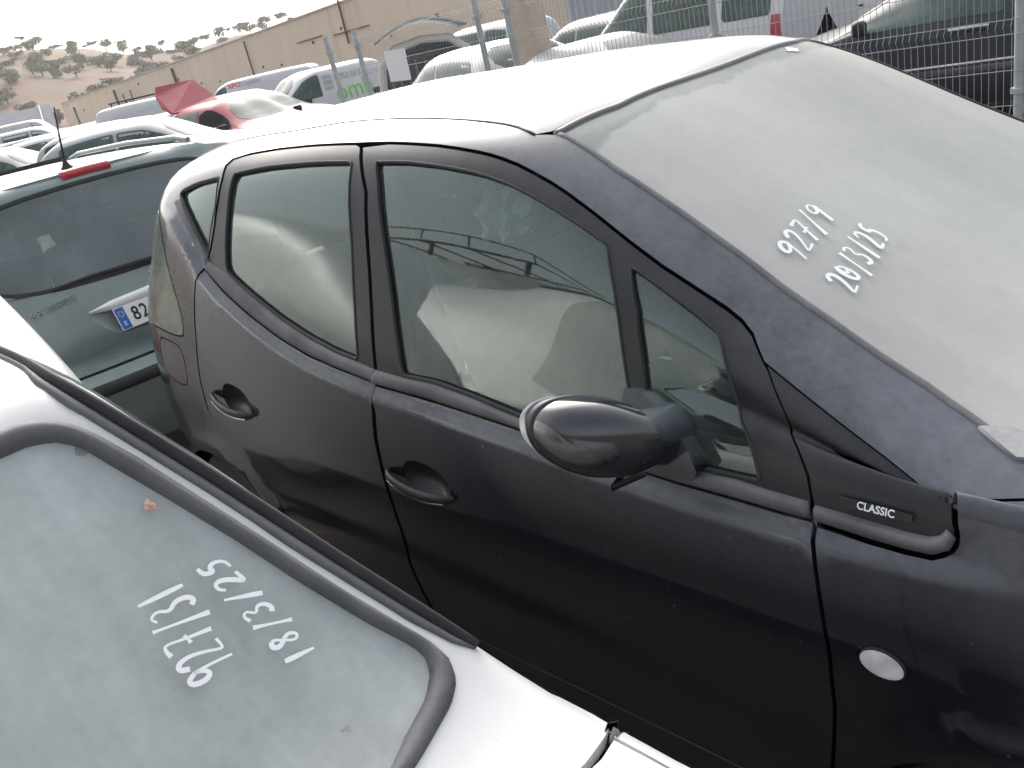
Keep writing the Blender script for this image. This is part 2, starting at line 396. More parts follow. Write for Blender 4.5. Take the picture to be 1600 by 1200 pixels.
def writing(name, body, L, O, E, T, parent, w=.0032, off=.003):
    """handwritten paint-pen strokes; baseline O to E and letter height O to T on the shell"""
    O, E, T = (np.array(q, float) for q in (O, E, T)); a = (E-O)/len(body); b = (T-O)/1.5; mb = MB()
    r2 = random.Random(len(body)*7)
    for k, ch in enumerate(body):
        jx, jy = r2.uniform(-.06, .06), r2.uniform(-.08, .08)
        for st in STROKES[ch]:
            p = np.array(st, float)
            for _ in range(2):
                q = [p[0]]
                for i in range(len(p)-1): q += [.75*p[i]+.25*p[i+1], .25*p[i]+.75*p[i+1]]
                p = np.array(q+[p[-1]])
            uv = O+a*(k+jx+.95*p[:, :1])+b*(p[:, 1:]+jy)
            P = L.pos(uv[:, 0], uv[:, 1], off); N = L.bn(uv[:, 0], uv[:, 1]); t = np.gradient(P, axis=0); s_ = np.cross(t, N); s_ /= np.linalg.norm(s_, axis=1, keepdims=True)
            ww = w*(1+.35*np.sin(np.linspace(0, 5, len(P))+k))[:, None]
            n = len(P); v = np.concatenate([P-s_*ww, P+s_*ww]); mb.add(v, [(i, i+1, n+i+1, n+i) for i in range(n-1)])
    return mb.build(name, M_chalk, parent, fix=False)
def wheel(parent, c, r=.29, w=.19, side=-1, name='wheel'):
    M_ = Matrix.Translation(c)
    t = MB().lathe([(r*.62, w/2), (r*.86, w/2), (r*.97, w*.42), (r, w*.25), (r, -w*.25), (r*.97, -w*.42), (r*.86, -w/2), (r*.62, -w/2)], 28, M_).build(name, M_tyre, parent, True)
    y = side*w*.46
    MB().lathe([(.001, y*.8), (r*.16, y*.85), (r*.2, y*.6), (r*.52, y*.75), (r*.6, y), (r*.645, y), (r*.645, 0)], 20, M_).build('rim', M_rim, t, True)
    return t

# ------------------------------------------------------------------ ground, far setting
def G(x, y):
    """height of the yard: level, dipping a little beyond the fence corner"""
    x = np.asarray(x, float); y = np.asarray(y, float)
    return -.40*sstep(8, 30, -x)*sstep(.42, .60, y/np.maximum(-x, 1.))
# ------------------------------------------------------------------ ground sheet and hills
def hill(x, y):
    r = np.hypot(x, y); az = np.degrees(np.arctan2(y, x)) % 360
    sec = sstep(120, 150, az)*(1-sstep(215, 250, az))
    h = (19+14*sstep(150, 164, az))*sstep(185, 430, r)
    w = 1+.05*np.sin(az*.22+1.1)+.04*np.sin(az*.6)+.03*np.sin(az*1.7+r*.01)
    return h*(.30+.70*sec)*w+1.3*np.sin(x*.045)*np.cos(y*.05)*sstep(180, 260, r)
def terrain(x, y): return G(x, y)+hill(np.asarray(x, float), np.asarray(y, float))
rr = np.concatenate([[0], np.linspace(2, 40, 16), np.linspace(46, 180, 20), np.linspace(190, 520, 46), np.linspace(550, 900, 10)])
aa = np.linspace(0, 2*math.pi, 180, endpoint=False); vv = []; ff = []
for r in rr:
    x, y = r*np.cos(aa), r*np.sin(aa); vv += list(np.stack([x, y, terrain(x, y)], 1))
for i in range(len(rr)-1):
    for j in range(180): ff.append((i*180+j, (i+1)*180+j, (i+1)*180+(j+1) % 180, i*180+(j+1) % 180))
m, nt, out = newmat('ground_dirt'); b = NB(nt)
geo = b.n('ShaderNodeNewGeometry'); sx = b.n('ShaderNodeSeparateXYZ'); b.l(geo.outputs['Position'], sx.inputs[0])
vl = b.n('ShaderNodeVectorMath', operation='LENGTH'); b.l(geo.outputs['Position'], vl.inputs[0])
yard = b.mix(b.remap(b.noise(.8, 6, .65), .35, .65), (.085, .078, .070), (.15, .135, .115))
hillc = b.mix(b.remap(b.noise(.022, 5, .6), .42, .6), (.125, .066, .042), (.16, .105, .066))
hillc = b.mix(b.remap(b.noise(.09, 4, .6), .52, .66), hillc, (.10, .105, .055))
p = b.n('ShaderNodeBsdfPrincipled'); b.l(b.mix(b.remap(vl.outputs['Value'], 110, 200), yard, hillc), p.inputs['Base Color']); p.inputs['Roughness'].default_value = .95
b.l(b.bump(b.noise(9, 6, .7), .5, .03), p.inputs['Normal']); b.l(p.outputs[0], out.inputs[0])
tag(mesh_obj('ground', vv, ff, m, smooth=True), 'bare compacted earth of the yard and the hills beyond', None, None, 'structure')

# ------------------------------------------------------------------ trees and scrub on the hillside
M_bark = plain('bark', (.12, .09, .065), .9)
def leafmat(name, c):
    m, nt, out = newmat(name); b = NB(nt); p = b.n('ShaderNodeBsdfPrincipled')
    b.l(b.mix(b.remap(b.noise(1.6, 4), .35, .65), tuple(x*.65 for x in c), tuple(x*1.35 for x in c)), p.inputs['Base Color']); p.inputs['Roughness'].default_value = .8; b.l(p.outputs[0], out.inputs[0]); return m
LEAF = [leafmat('scrub_leaf', (.060, .098, .052)), leafmat('olive_leaf', (.10, .12, .075)), leafmat('pine_leaf', (.065, .095, .055))]
def crown_mesh(name, kind, seed, n=520):
    r_ = np.random.default_rng(seed); mb = MB()
    nb = {'bush': 5, 'round': 6, 'umbrella': 7}[kind]; blobs = []
    for i in range(nb):
        if kind == 'bush': blobs.append((r_.uniform(-.55, .55), r_.uniform(-.55, .55), r_.uniform(.25, .65), r_.uniform(.3, .5)))
        elif kind == 'round': blobs.append((r_.uniform(-.35, .35), r_.uniform(-.35, .35), r_.uniform(.5, .9), r_.uniform(.28, .42)))
        else: blobs.append((r_.uniform(-.5, .5), r_.uniform(-.5, .5), r_.uniform(.74, .92), r_.uniform(.22, .34)))
    for i in range(n):
        bx_, by_, bz_, br = blobs[i % nb]; d = r_.normal(size=3); d /= np.linalg.norm(d); q = np.array([bx_, by_, bz_])+d*br*r_.uniform(.55, 1.05)*np.array([1, 1, .75 if kind != 'umbrella' else .45])
        if q[2] < .03: continue
        a = r_.normal(size=3); a /= np.linalg.norm(a); c = np.cross(a, d); c /= max(np.linalg.norm(c), 1e-6); s_ = r_.uniform(.05, .10)
        mb.add([q-a*s_, q+c*s_*.6, q+a*s_, q-c*s_*.6], [(0, 1, 2, 3)])
    me = bpy.data.meshes.new(name); me.from_pydata(mb.v, [], mb.f); return me
KINDS = [('bush', 'scrub_bush', 0), ('round', 'olive_tree', 1), ('umbrella', 'pine_tree', 2)]
LAB = {'scrub_bush': 'dark green scrub bush on the red-brown hillside', 'olive_tree': 'pale round olive tree on the hazy hillside', 'pine_tree': 'small umbrella-shaped pine standing on the far ridge'}
PROTO = {}
for k, nm, li in KINDS:
    for s_ in range(3):
        me = crown_mesh('crown', k, 20+s_+li*9, 620 if k == 'bush' else 460); me.materials.append(LEAF[li])
        tb = MB().tube([(0, 0, -.1), (.02, .01, .3), (.0, .03, .72)], [.05, .038, .02], 6)
        for a in range(3): tb.tube([(0, .01, .35+.08*a), (.28*math.cos(a*2.1+s_), .28*math.sin(a*2.1+s_), .62+.06*a)], [.022, .01], 5)
        tm = bpy.data.meshes.new('trunk'); tm.from_pydata(tb.v, [], tb.f); tm.materials.append(M_bark); PROTO[(nm, s_)] = (tm, me)
def plant(nm, x, y, h, wd, sd):
    o = empty(nm, (x, y, float(terrain(x, y))-.1), sd*1.7, LAB[nm], 'tree' if nm != 'scrub_bush' else 'bush', {'scrub_bush': 'scrub bushes on the hillside', 'olive_tree': 'olive trees on the hillside', 'pine_tree': 'pines along the ridge'}[nm])
    o.scale = (wd, wd, h)
    for n_, me in zip(('trunk', 'crown'), PROTO[(nm, sd % 3)]):
        c = bpy.data.objects.new(n_, me); COL.objects.link(c); c.parent = o
rt = random.Random(5)
for i in range(75):
    az = rt.uniform(150, 166); r = rt.uniform(205, 380)
    plant('scrub_bush', r*math.cos(RAD(az)), r*math.sin(RAD(az)), rt.uniform(2.0, 4.2), rt.uniform(2.6, 5.2), i)
for i in range(26):
    az = rt.uniform(148, 166); r = rt.uniform(300, 420)
    plant('olive_tree', r*math.cos(RAD(az)), r*math.sin(RAD(az)), rt.uniform(3.5, 5.5), rt.uniform(3.6, 6), i)
for i in range(24):
    az = 146.5+i*.82+rt.uniform(-.3, .3); r = rt.uniform(418, 440)
    plant('pine_tree', r*math.cos(RAD(az)), r*math.sin(RAD(az)), rt.uniform(4, 7), rt.uniform(3, 6), i)
M_pale = plain('pale_render', (.62, .58, .52), .9, var=.08)
# ------------------------------------------------------------------ long tan industrial hall
m, nt, out = newmat('tan_render'); b = NB(nt); p = b.n('ShaderNodeBsdfPrincipled')
c = b.mix(b.remap(b.noise(.12, 5, .6, b.mapping((1, 1, .35))), .35, .65), (.64, .525, .41), (.69, .575, .46))
c = b.mix(b.math('MULTIPLY', b.remap(b.noise(.6, 4, .6, b.mapping((1, 1, .12))), .55, .75), .35), c, (.33, .26, .20))
b.l(c, p.inputs['Base Color']); p.inputs['Roughness'].default_value = .95; b.l(p.outputs[0], out.inputs[0]); M_tan = m
A = Vector((-183, 64, 0)); Bv = Vector((-46, 36.4, 0)); dv = (Bv-A).normalized(); ln = (Bv-A).length+14; nv = Vector((-dv.y, dv.x, 0))
hall = empty('industrial_hall', (A.x, A.y, -.6), math.atan2(dv.y, dv.x), 'long tan rendered industrial hall closing the yard at the back', 'building')
TOP = 5.85
pn = 15.0; k = 0
while k*pn < ln:
    x0, x1 = k*pn, min(ln, (k+1)*pn)
    MB().box(((x0+x1)/2, .15, TOP/2), (x1-x0-.02, .3, TOP)).build('wall_panel', M_tan, hall); k += 1
MB().box((ln/2, 15.4, TOP/2-.3), (ln, 30, TOP-.6)).build('hall_body', M_tan, hall)
MB().box((ln/2, .12, TOP+.06), (ln+.2, .46, .12)).build('parapet_coping', plain('coping', (.50, .44, .37), .9), hall)
M_rust = plain('rusty_steel', (.12, .085, .065), .8, .2, .3)
for i, (x, h0, h1) in enumerate(((14, .5, 4.6), (52, 1., 5.2), (57, 1.4, 4.4), (62, 1.2, 4.6), (86, 1.5, 5.4), (112, 2.0, 5.6), (133, 3.2, 6.2))):
    MB().tube([(x, -.18, h0), (x, -.18, h1)], .16 if i in (0, 1, 4) else .08, 8).build('downpipe', M_rust, hall, True)
for i in range(26):
    x = 8+i*6.6+rt.uniform(-1.5, 1.5); z = rt.uniform(2.2, 5.2); s_ = rt.uniform(.12, .3)
    MB().box((x, -.05, z), (s_, .12, s_*1.2)).build('wall_fitting', M_rust, hall)
for x, w_, z in ((126, 5, 4.2), (133.5, 6, 4.0)):
    MB().box((x, -.06, z), (w_, .08, .06)).build('cable_run', M_rust, hall)
# grey metal shed left of the hall, standing-seam roof towards us
M_seam = plain('grey_roof_sheet', (.15, .16, .19), .95, 0., .12, .5, spec=.1)
sh = empty('grey_metal_shed', (-128, 22, -.9), RAD(160), 'low grey metal shed with a seamed sloping roof, at the far left', 'shed')
mb = MB(); mb.add([(-1, -19.5, 1.2), (-1, 26, 1.2), (18, 26, 5.6), (18, -19.5, 5.6)], [(3, 2, 1, 0)]); mb.build('roof_slope', M_seam, sh)
for i in range(7): MB().tube([(-1, -18+i*7.0, 1.26), (18, -18+i*7.0, 5.66)], .16, 5).build('roof_seam', M_dustrub, sh)
MB().box((9, 3.2, .6), (18, 45, 1.3)).build('shed_wall', M_pale, sh)
mb = MB(); mb.add([(17.6, -19.5, 5.5), (17.6, 26, 5.5), (17.6, 26, 0), (17.6, -19.5, 0)], [(0, 1, 2, 3)]); mb.build('back_wall', M_pale, sh)
# lattice pylon in the haze
M_pyl = plain('pylon_steel', (.35, .35, .35), .6, .4)
px0, py0 = 470*math.cos(RAD(163.1)), 470*math.sin(RAD(163.1)); py_h = empty('lattice_pylon', (px0, py0, float(terrain(px0, py0))-1), .4, 'faint lattice electricity pylon on the far left ridge', 'pylon')
mb = MB()
for sx_, sy_ in ((1, 1), (1, -1), (-1, 1), (-1, -1)): mb.tube([(3*sx_, 3*sy_, 0), (1.0*sx_, 1.0*sy_, 26), (.4*sx_, .4*sy_, 42)], .16, 4)
for i in range(12):
    z = i*3.4; w0 = 3-2*z/26 if z < 26 else 1-.6*(z-26)/16; w1 = 3-2*(z+3.4)/26 if z+3.4 < 26 else 1-.6*(z-22.6)/16
    for q0, q1 in (((1, 1), (1, -1)), ((1, -1), (-1, -1)), ((-1, -1), (-1, 1)), ((-1, 1), (1, 1))): mb.tube([(q0[0]*w0, q0[1]*w0, z), (q1[0]*w1, q1[1]*w1, z+3.4)], .09, 4)
mb.build('tower', M_pyl, py_h)
for z, w_ in ((28, 8), (33, 10), (38, 7)): MB().tube([(0, -w_/2*1.3, z), (0, w_/2*1.3, z)], .2, 4).build('cross_arm', M_pyl, py_h)

# pale corrugated sheet fence right of the hall
M_corr = plain('corrugated_sheet', (.46, .48, .52), .6, .2, .1, 2.)
cf = empty('corrugated_fence', (-25.2, 28.6, -.5), RAD(16), 'pale corrugated sheet fence beyond the parked cars, right of the tan hall', 'fence')
for k in range(9):
    mb = MB(); n = 34; q = []
    for i in range(n+1): q.append((k*2.55+i*2.5/n, .05*(1 if i % 4 in (0, 1) else -1)))
    mb.add([(x, y, 0) for x, y in q]+[(x, y, 3.1) for x, y in q], [(i, i+1, n+2+i, n+1+i) for i in range(n)]); o = mb.build('sheet', M_corr, cf, fix=False)
    s_ = o.modifiers.new('t', 'SOLIDIFY'); s_.thickness = .02

# ------------------------------------------------------------------ the black hatchback
T = {
 'quarter_glass': [(-2.4995, 1.2449), (-2.485, 1.2583), (-2.3692, 1.273), (-2.1972, 1.2816), (-2.1889, 1.2024), (-2.2191, 1.1311), (-2.2437, 1.0681), (-2.2923, 1.1062), (-2.3689, 1.1594), (-2.4411, 1.2051)],
 'rdoor_rear': [(-2.3467, 0.6869), (-2.337, 0.7344), (-2.3128, 0.8147), (-2.3029, 0.9025), (-2.2911, 0.99), (-2.2591, 1.0371), (-2.2232, 1.0941), (-2.1988, 1.1458), (-2.1819, 1.2107), (-2.1785, 1.2724), (-2.1915, 1.3204), (-2.1696, 1.3437)],
 'rdoor_top': [(-2.0614, 1.3594), (-1.9079, 1.3641), (-1.7433, 1.3608), (-1.5452, 1.3513)],
 'rglass': [(-2.1058, 1.2898), (-1.9228, 1.2999), (-1.7202, 1.2999), (-1.5349, 1.2958), (-1.5224, 1.2875), (-1.5016, 1.1167), (-1.5003, 1.0273), (-1.4901, 0.9086), (-1.4847, 0.8362), (-1.5798, 0.8476), (-1.7025, 0.873), (-1.8338, 0.9094), (-1.9484, 0.9509), (-2.0537, 0.9921), (-2.1199, 1.0209), (-2.1325, 1.0401), (-2.1329, 1.0878), (-2.1234, 1.1447), (-2.113, 1.1998), (-2.1108, 1.2535)],
 'rmold_up': [(-2.244, 1.0574), (-2.1199, 1.0209), (-2.0537, 0.9921), (-1.9484, 0.9509), (-1.8338, 0.9094), (-1.7025, 0.873), (-1.5798, 0.8476), (-1.4847, 0.8362), (-1.4184, 0.8261)],
 'rmold_low': [(-2.2572, 1.026), (-2.1377, 0.9646), (-1.9817, 0.9021), (-1.8376, 0.8563), (-1.7071, 0.8265), (-1.5852, 0.8105), (-1.4125, 0.7918)],
 'fdoor_top': [(-1.5275, 1.3514), (-1.416, 1.3484), (-1.2459, 1.3395), (-1.1422, 1.3312), (-1.0476, 1.3264), (-0.9594, 1.3254), (-0.8776, 1.3298), (-0.7996, 1.3319), (-0.7261, 1.3323), (-0.6581, 1.3356), (-0.5959, 1.3445), (-0.5364, 1.3526), (-0.506, 1.3522), (-0.4815, 1.3422), (-0.4496, 1.3029)],
 'fdoor_front': [(-0.4496, 1.3029), (-0.4441, 1.2933), (-0.4387, 1.2831), (-0.4334, 1.2721), (-0.4284, 1.2603), (-0.4235, 1.2472), (-0.4183, 1.2329), (-0.4133, 1.2166), (-0.4087, 1.1975), (-0.4045, 1.1741), (-0.4009, 1.1434), (-0.3981, 1.0977), (-0.3943, 1.0169), (-0.3878, 0.9464), (-0.3821, 0.9079), (-0.3772, 0.8815), (-0.3727, 0.861), (-0.3684, 0.844), (-0.3644, 0.8293), (-0.3606, 0.8163), (-0.3569, 0.8045), (-0.3549, 0.7923), (-0.353, 0.7812), (-0.3512, 0.7708), (-0.3494, 0.7611)],
 'fdoor_front_low': [(-0.3433, 0.7389), (-0.3398, 0.7091), (-0.3332, 0.6715), (-0.3257, 0.6112), (-0.3184, 0.5278), (-0.3207, 0.4013), (-0.3374, 0.2367)],
 'fglass': [(-1.4395, 1.2927), (-1.3253, 1.2928), (-1.218, 1.2868), (-1.1193, 1.2812), (-1.045, 1.2769), (-0.9832, 1.2761), (-0.9157, 1.2779), (-0.8371, 1.2864), (-0.7627, 1.2923), (-0.7322, 1.208), (-0.7179, 1.1353), (-0.7057, 1.0251), (-0.6874, 0.9122), (-0.6702, 0.7814), (-0.7477, 0.7699), (-0.8395, 0.7761), (-0.9386, 0.7866), (-1.0931, 0.8091), (-1.2146, 0.822), (-1.3141, 0.8216), (-1.3253, 0.826), (-1.3458, 0.9203), (-1.3696, 1.0358), (-1.3888, 1.1273), (-1.4129, 1.2318)],
 'fmold_up': [(-1.4184, 0.8261), (-1.3141, 0.8216), (-1.2146, 0.822), (-1.0931, 0.8091), (-0.9386, 0.7866), (-0.8395, 0.7761), (-0.7477, 0.7699), (-0.6623, 0.7687), (-0.5958, 0.7682), (-0.5271, 0.7667), (-0.4742, 0.7684), (-0.4217, 0.7635), (-0.3534, 0.7611)],
 'fmold_low': [(-1.4326, 0.7907), (-1.2507, 0.7841), (-1.0962, 0.7747), (-0.9457, 0.7645), (-0.8099, 0.7506), (-0.6499, 0.7412), (-0.584, 0.7372), (-0.4745, 0.7345), (-0.4, 0.7318), (-0.348, 0.732)],
 'qtri': [(-0.7136, 1.2839), (-0.6768, 1.2895), (-0.6109, 1.2923), (-0.5729, 1.2938), (-0.532, 1.291), (-0.5179, 1.266), (-0.4928, 1.1617), (-0.4711, 0.9336), (-0.4294, 0.7691), (-0.4742, 0.7673), (-0.5271, 0.7678), (-0.5958, 0.7705), (-0.6379, 0.7701), (-0.6599, 0.9257), (-0.6763, 1.0708), (-0.6892, 1.1946)],
 'tri_top': [(-0.4496, 1.3029), (-0.4406, 1.3023), (-0.4317, 1.3017), (-0.4229, 1.301), (-0.4141, 1.3003), (-0.4054, 1.2995), (-0.3967, 1.2987), (-0.3882, 1.2979), (-0.3802, 1.2973), (-0.3722, 1.2967), (-0.3643, 1.296), (-0.3565, 1.2953), (-0.3487, 1.2945), (-0.341, 1.2936), (-0.3333, 1.2927), (-0.3256, 1.2916), (-0.318, 1.2904), (-0.3107, 1.2896), (-0.3034, 1.2886), (-0.2961, 1.2876), (-0.2889, 1.2864), (-0.2817, 1.285), (-0.2745, 1.2836), (-0.2674, 1.2819), (-0.2604, 1.2801), (-0.2533, 1.2781), (-0.2465, 1.2754), (-0.2396, 1.2724), (-0.2328, 1.2691), (-0.2261, 1.2654), (-0.2194, 1.2614), (-0.2111, 0.9398), (-0.2033, 0.9049), (-0.1989, 1.2422), (-0.1918, 1.2303), (-0.1815, 0.8414), (-0.1781, 1.1906)],
 'tri_nose': [(-0.1781, 1.1906), (-0.1687, 0.8184), (-0.1627, 0.8087), (-0.1581, 0.7988), (-0.1535, 0.7899), (-0.1506, 0.7807), (-0.1477, 0.7723), (-0.1476, 0.7632), (-0.1475, 0.7546), (-0.1538, 0.7409), (-0.1639, 0.7336), (-0.1744, 0.7299)],
 'tri_bot': [(-0.1744, 0.7299), (-0.1826, 0.7295), (-0.191, 0.729), (-0.1994, 0.7285), (-0.2079, 0.728), (-0.2162, 0.7279), (-0.2245, 0.7279), (-0.233, 0.7278), (-0.2415, 0.7278), (-0.2501, 0.7278), (-0.2588, 0.7277), (-0.2676, 0.7277), (-0.2761, 0.7281), (-0.2847, 0.7284), (-0.2933, 0.7288), (-0.302, 0.7292), (-0.3109, 0.7296), (-0.3198, 0.73), (-0.3288, 0.7304), (-0.3379, 0.7308)],
 'tri_mold_up': [(-0.3436, 0.7555), (-0.3349, 0.7553), (-0.3263, 0.755), (-0.3178, 0.7548), (-0.3093, 0.7545), (-0.301, 0.7543), (-0.2927, 0.754), (-0.2845, 0.7538), (-0.2764, 0.7536), (-0.2684, 0.7533), (-0.2596, 0.753), (-0.251, 0.7527), (-0.2424, 0.7523), (-0.2339, 0.752), (-0.2255, 0.7516), (-0.2172, 0.7513), (-0.2089, 0.7509), (-0.1996, 0.7514), (-0.1904, 0.7518), (-0.1813, 0.7523), (-0.174, 0.7553), (-0.1669, 0.7584), (-0.1595, 0.7708)],
 'tri_mold_low': [(-0.3379, 0.7308), (-0.3288, 0.7304), (-0.3198, 0.73), (-0.3109, 0.7296), (-0.302, 0.7292), (-0.2933, 0.7288), (-0.2847, 0.7284), (-0.2761, 0.7281), (-0.2676, 0.7277), (-0.2588, 0.7277), (-0.2501, 0.7278), (-0.2415, 0.7278), (-0.233, 0.7278), (-0.2245, 0.7279), (-0.2162, 0.7279), (-0.2079, 0.728), (-0.1994, 0.7285), (-0.191, 0.729), (-0.1826, 0.7295), (-0.1744, 0.7299), (-0.164, 0.735), (-0.1538, 0.74), (-0.1504, 0.7496), (-0.147, 0.7594)],
 'lamp': [(-2.6767, 1.2001), (-2.5785, 1.1168), (-2.4948, 1.002), (-2.405, 0.8922), (-2.3956, 0.8238), (-2.417, 0.806), (-2.5161, 0.807), (-2.6418, 0.8157), (-2.7928, 0.811)],
 'flap': [(-2.6223, 0.7755), (-2.5956, 0.7843), (-2.4651, 0.776), (-2.4387, 0.7569), (-2.4349, 0.7268), (-2.4474, 0.6581), (-2.5567, 0.6601), (-2.6276, 0.681), (-2.6374, 0.7301)],
 'gutter': [(-1.0107, 1.4087), (-1.0606, 1.4197), (-1.164, 1.4302), (-1.3075, 1.4485), (-1.5029, 1.4729), (-1.7753, 1.5047), (-1.9621, 1.4878)],
 'header': [(-0.9679, 1.4335), (-0.9268, 1.6148), (-0.9263, 1.8402), (-0.9338, 2.1135), (-0.9356, 2.371)],
 'pillar_in': [(-0.9679, 1.4335), (-0.9432, 1.4366), (-0.9006, 1.4363), (-0.8199, 1.436), (-0.7486, 1.4414), (-0.6813, 1.4459), (-0.6161, 1.4479), (-0.5535, 1.4493), (-0.4757, 1.4454), (-0.3937, 1.4476), (-0.3169, 1.4461), (-0.2461, 1.4456), (-0.1761, 1.4348), (-0.1106, 1.4172)],
 'ridge': [(-2.1319, 0.3331), (-1.4486, 0.3526), (-0.9819, 0.3352), (-0.6409, 0.3132), (-0.3524, 0.3006)],
 'badge': [(-0.305, 0.7836), (-0.202, 0.783), (-0.203, 0.7701), (-0.2988, 0.7683)],
 'sticker': [(-0.9155, 2.3325), (-0.8953, 2.3544), (-0.8803, 2.3303), (-0.8976, 2.3026)],
 'w1': [(-0.4741, 1.5123), (-0.4922, 1.6705), (-0.5247, 1.5136)],
 'w2': [(-0.3885, 1.5259), (-0.4108, 1.7114), (-0.4376, 1.5173)]}
def hero_loft():
    X = [-2.86, -2.75, -2.6, -2.4, -2.0, -1.5, -1.2, -1.0, -.8, -.6, -.4, -.2, .0, .2, .45, .65, .74]
    S = [0, .25, .45, .65, .78, 1.05, 1.33, 1.47, 2.02]
    I = lambda a, b: np.interp(X, a, b)
    zb = I([-2.86, -.4, 0, .2, .45, .65, .74], [.97, .955, .94, .915, .86, .76, .68])
    H = np.array([1.47,1.495,1.52,1.542,1.545,1.543,1.53,1.503,1.41,1.29,1.173,1.065,.99,.962,.93,.84,.74]); zr = np.array([1.41,1.435,1.455,1.47,1.482,1.48,1.462,1.425,1.328,1.212,1.10,1.003,.95,.92,.865,.78,.70]); yr = np.array([.60,.605,.61,.615,.62,.62,.622,.632,.668,.706,.742,.768,.772,.755,.70,.63,.58])
    z7 = zr+(H-zr)*np.interp(X, [-1.1, -.8], [.62, .68]); y7 = yr*np.interp(X, [-1.2, -.8, -.2], [.80, .82, .83])
    y5 = (.828+yr)/2+np.interp(X, [-.9, -.35], [.022, .002]); z5 = zb+(zr-zb)*.5; o = 0*yr
    Y = np.stack([o+.80, o+.845, o+.862, o+.852, I([-2.86, -.2, .2, .5, .74], [.828, .828, .815, .78, .70]), y5, yr, y7, o], 1)
    Z = np.stack([I([-2.86, -2.6, .4, .74], [.30, .2, .2, .25]), I([-2, .4, .74], [.42, .42, .38]), I([-2, .2, .74], [.63, .62, .5]), I([-2, -.2, .3, .74], [.82, .81, .76, .6]), zb, z5, zr, z7, H], 1)
    plan = ([-2.86, -2.75, -2.6, -2.4, -2.1, -1.5, -.5, .1, .4, .6, .74], [.885, .955, .985, .998, 1, 1, 1, .99, .95, .87, .72])
    return Loft(X, Y, Z, S, plan, lambda u, z: np.maximum(0, -2.0-u)*.15*sstep(1.0, 1.6, z))
HL = hero_loft()
_vb = sorted([(-2.86, 1.26), (-2.7, 1.25), (-2.5, 1.19), (-2.37, 1.11)]+[tuple(q) for q in T['rmold_low']]+[tuple(q) for q in T['fmold_low'][1:]]+[tuple(q) for q in T['tri_mold_low'][1:4]]+[(-.1, .74), (.8, .74)])
_vbx = np.array([q[0] for q in _vb]); _vbv = np.array([q[1] for q in _vb])
_rd = np.array([(-2.5, .33)]+T['ridge'])
def hero_bump(u, v):
    vv = np.minimum(v, 2*HL.L-v); d = np.interp(u, _vbx, _vbv)-vv
    b = .017*sstep(.0, .034, d)*(1-.75*sstep(.04, .40, d))*(1-sstep(-.2, .0, u))*sstep(-2.75, -2.5, u)
    b = b+.012*sstep(-.035, .05, np.interp(u, _rd[:, 0], _rd[:, 1])-vv)*sstep(-2.35, -2.1, u)*(1-sstep(-.42, -.3, u))
    for cx in (-2.423, 0.):
        r = np.hypot(u-cx, vv-.09); b = b+.014*np.exp(-((r-.35)/.05)**2)
    return b
HL.bump = hero_bump
_ff = [T['fdoor_front'][0]]
for q in T['fdoor_front'][1:]:
    if q[1] < _ff[-1][1] and q[0] > _ff[-1][0]: _ff.append(q)
T['fdoor_front'] = _ff
_uu = np.arange(-2.7, -.06, .03)
ROWS = np.concatenate([np.stack([_uu, np.interp(_uu, _vbx, _vbv)-d], 1) for d in (.006, .013, .021, .030, .040, .055)]+[np.stack([_uu, np.interp(_uu, _rd[:, 0], _rd[:, 1])+d], 1) for d in (.04, .02, .0, -.02, -.04, -.06)])
TOPE = [q for q in T['tri_top'][:35] if q[1] > 1.2]
NOSE = [(-.185, 1.205), (-.178, 1.15), (-.170, 1.06), (-.163, .96), (-.157, .87), (-.1530, .81)]+T['tri_nose'][5:]
SEAM = [(-.162, 1.232), (-.145, 1.275), (-.13, 1.298), (-.11, 1.319), (-.0846, 1.3425)]
car = empty('black_hatchback', (0, 0, 0), 0, 'dusty black five-door hatchback with a CLASSIC badge, filling the middle of the yard view', 'car')
g = .0028
arc = lambda r, a0, a1, n=14, cx=-2.423: [(cx+r*math.cos(RAD(a)), .09+r*math.sin(RAD(a))) for a in np.linspace(a0, a1, n)]
rear_edge = [(-2.345, .60)]+T['rdoor_rear']
arch_r = [(-2.423+.335*math.cos(RAD(a)), .09+.335*math.sin(RAD(a))) for a in np.linspace(-14, 194, 26)]
arch_f = [(.335*math.cos(RAD(a)), .09+.335*math.sin(RAD(a))) for a in np.linspace(-14, 194, 26)]
lamp = T['lamp'][:-1]+[(-2.78, .815), (-2.83, .83), (-2.83, 1.0), (-2.79, 1.14), (-2.73, 1.215)]
qg = rounded(dense(T['quarter_glass'], .03), 2)
rg, fg, qt = (rounded(dense(T[k], .03), 2) for k in ('rglass', 'fglass', 'qtri'))
header = [tuple(q) for q in T['header'][:3]]+[(-.928, 2.02)]
gut = [tuple(q) for q in T['gutter']]+[(-2.35, 1.475), (-2.86, 1.45)]
handle_f = dict(u0=-1.405, u1=-1.17, v0=.600, v1=.582, cu=-1.262, cv=.603)
handle_r = dict(u0=-2.263, u1=-2.03, v0=.668, v1=.632, cu=-2.118, cv=.660)
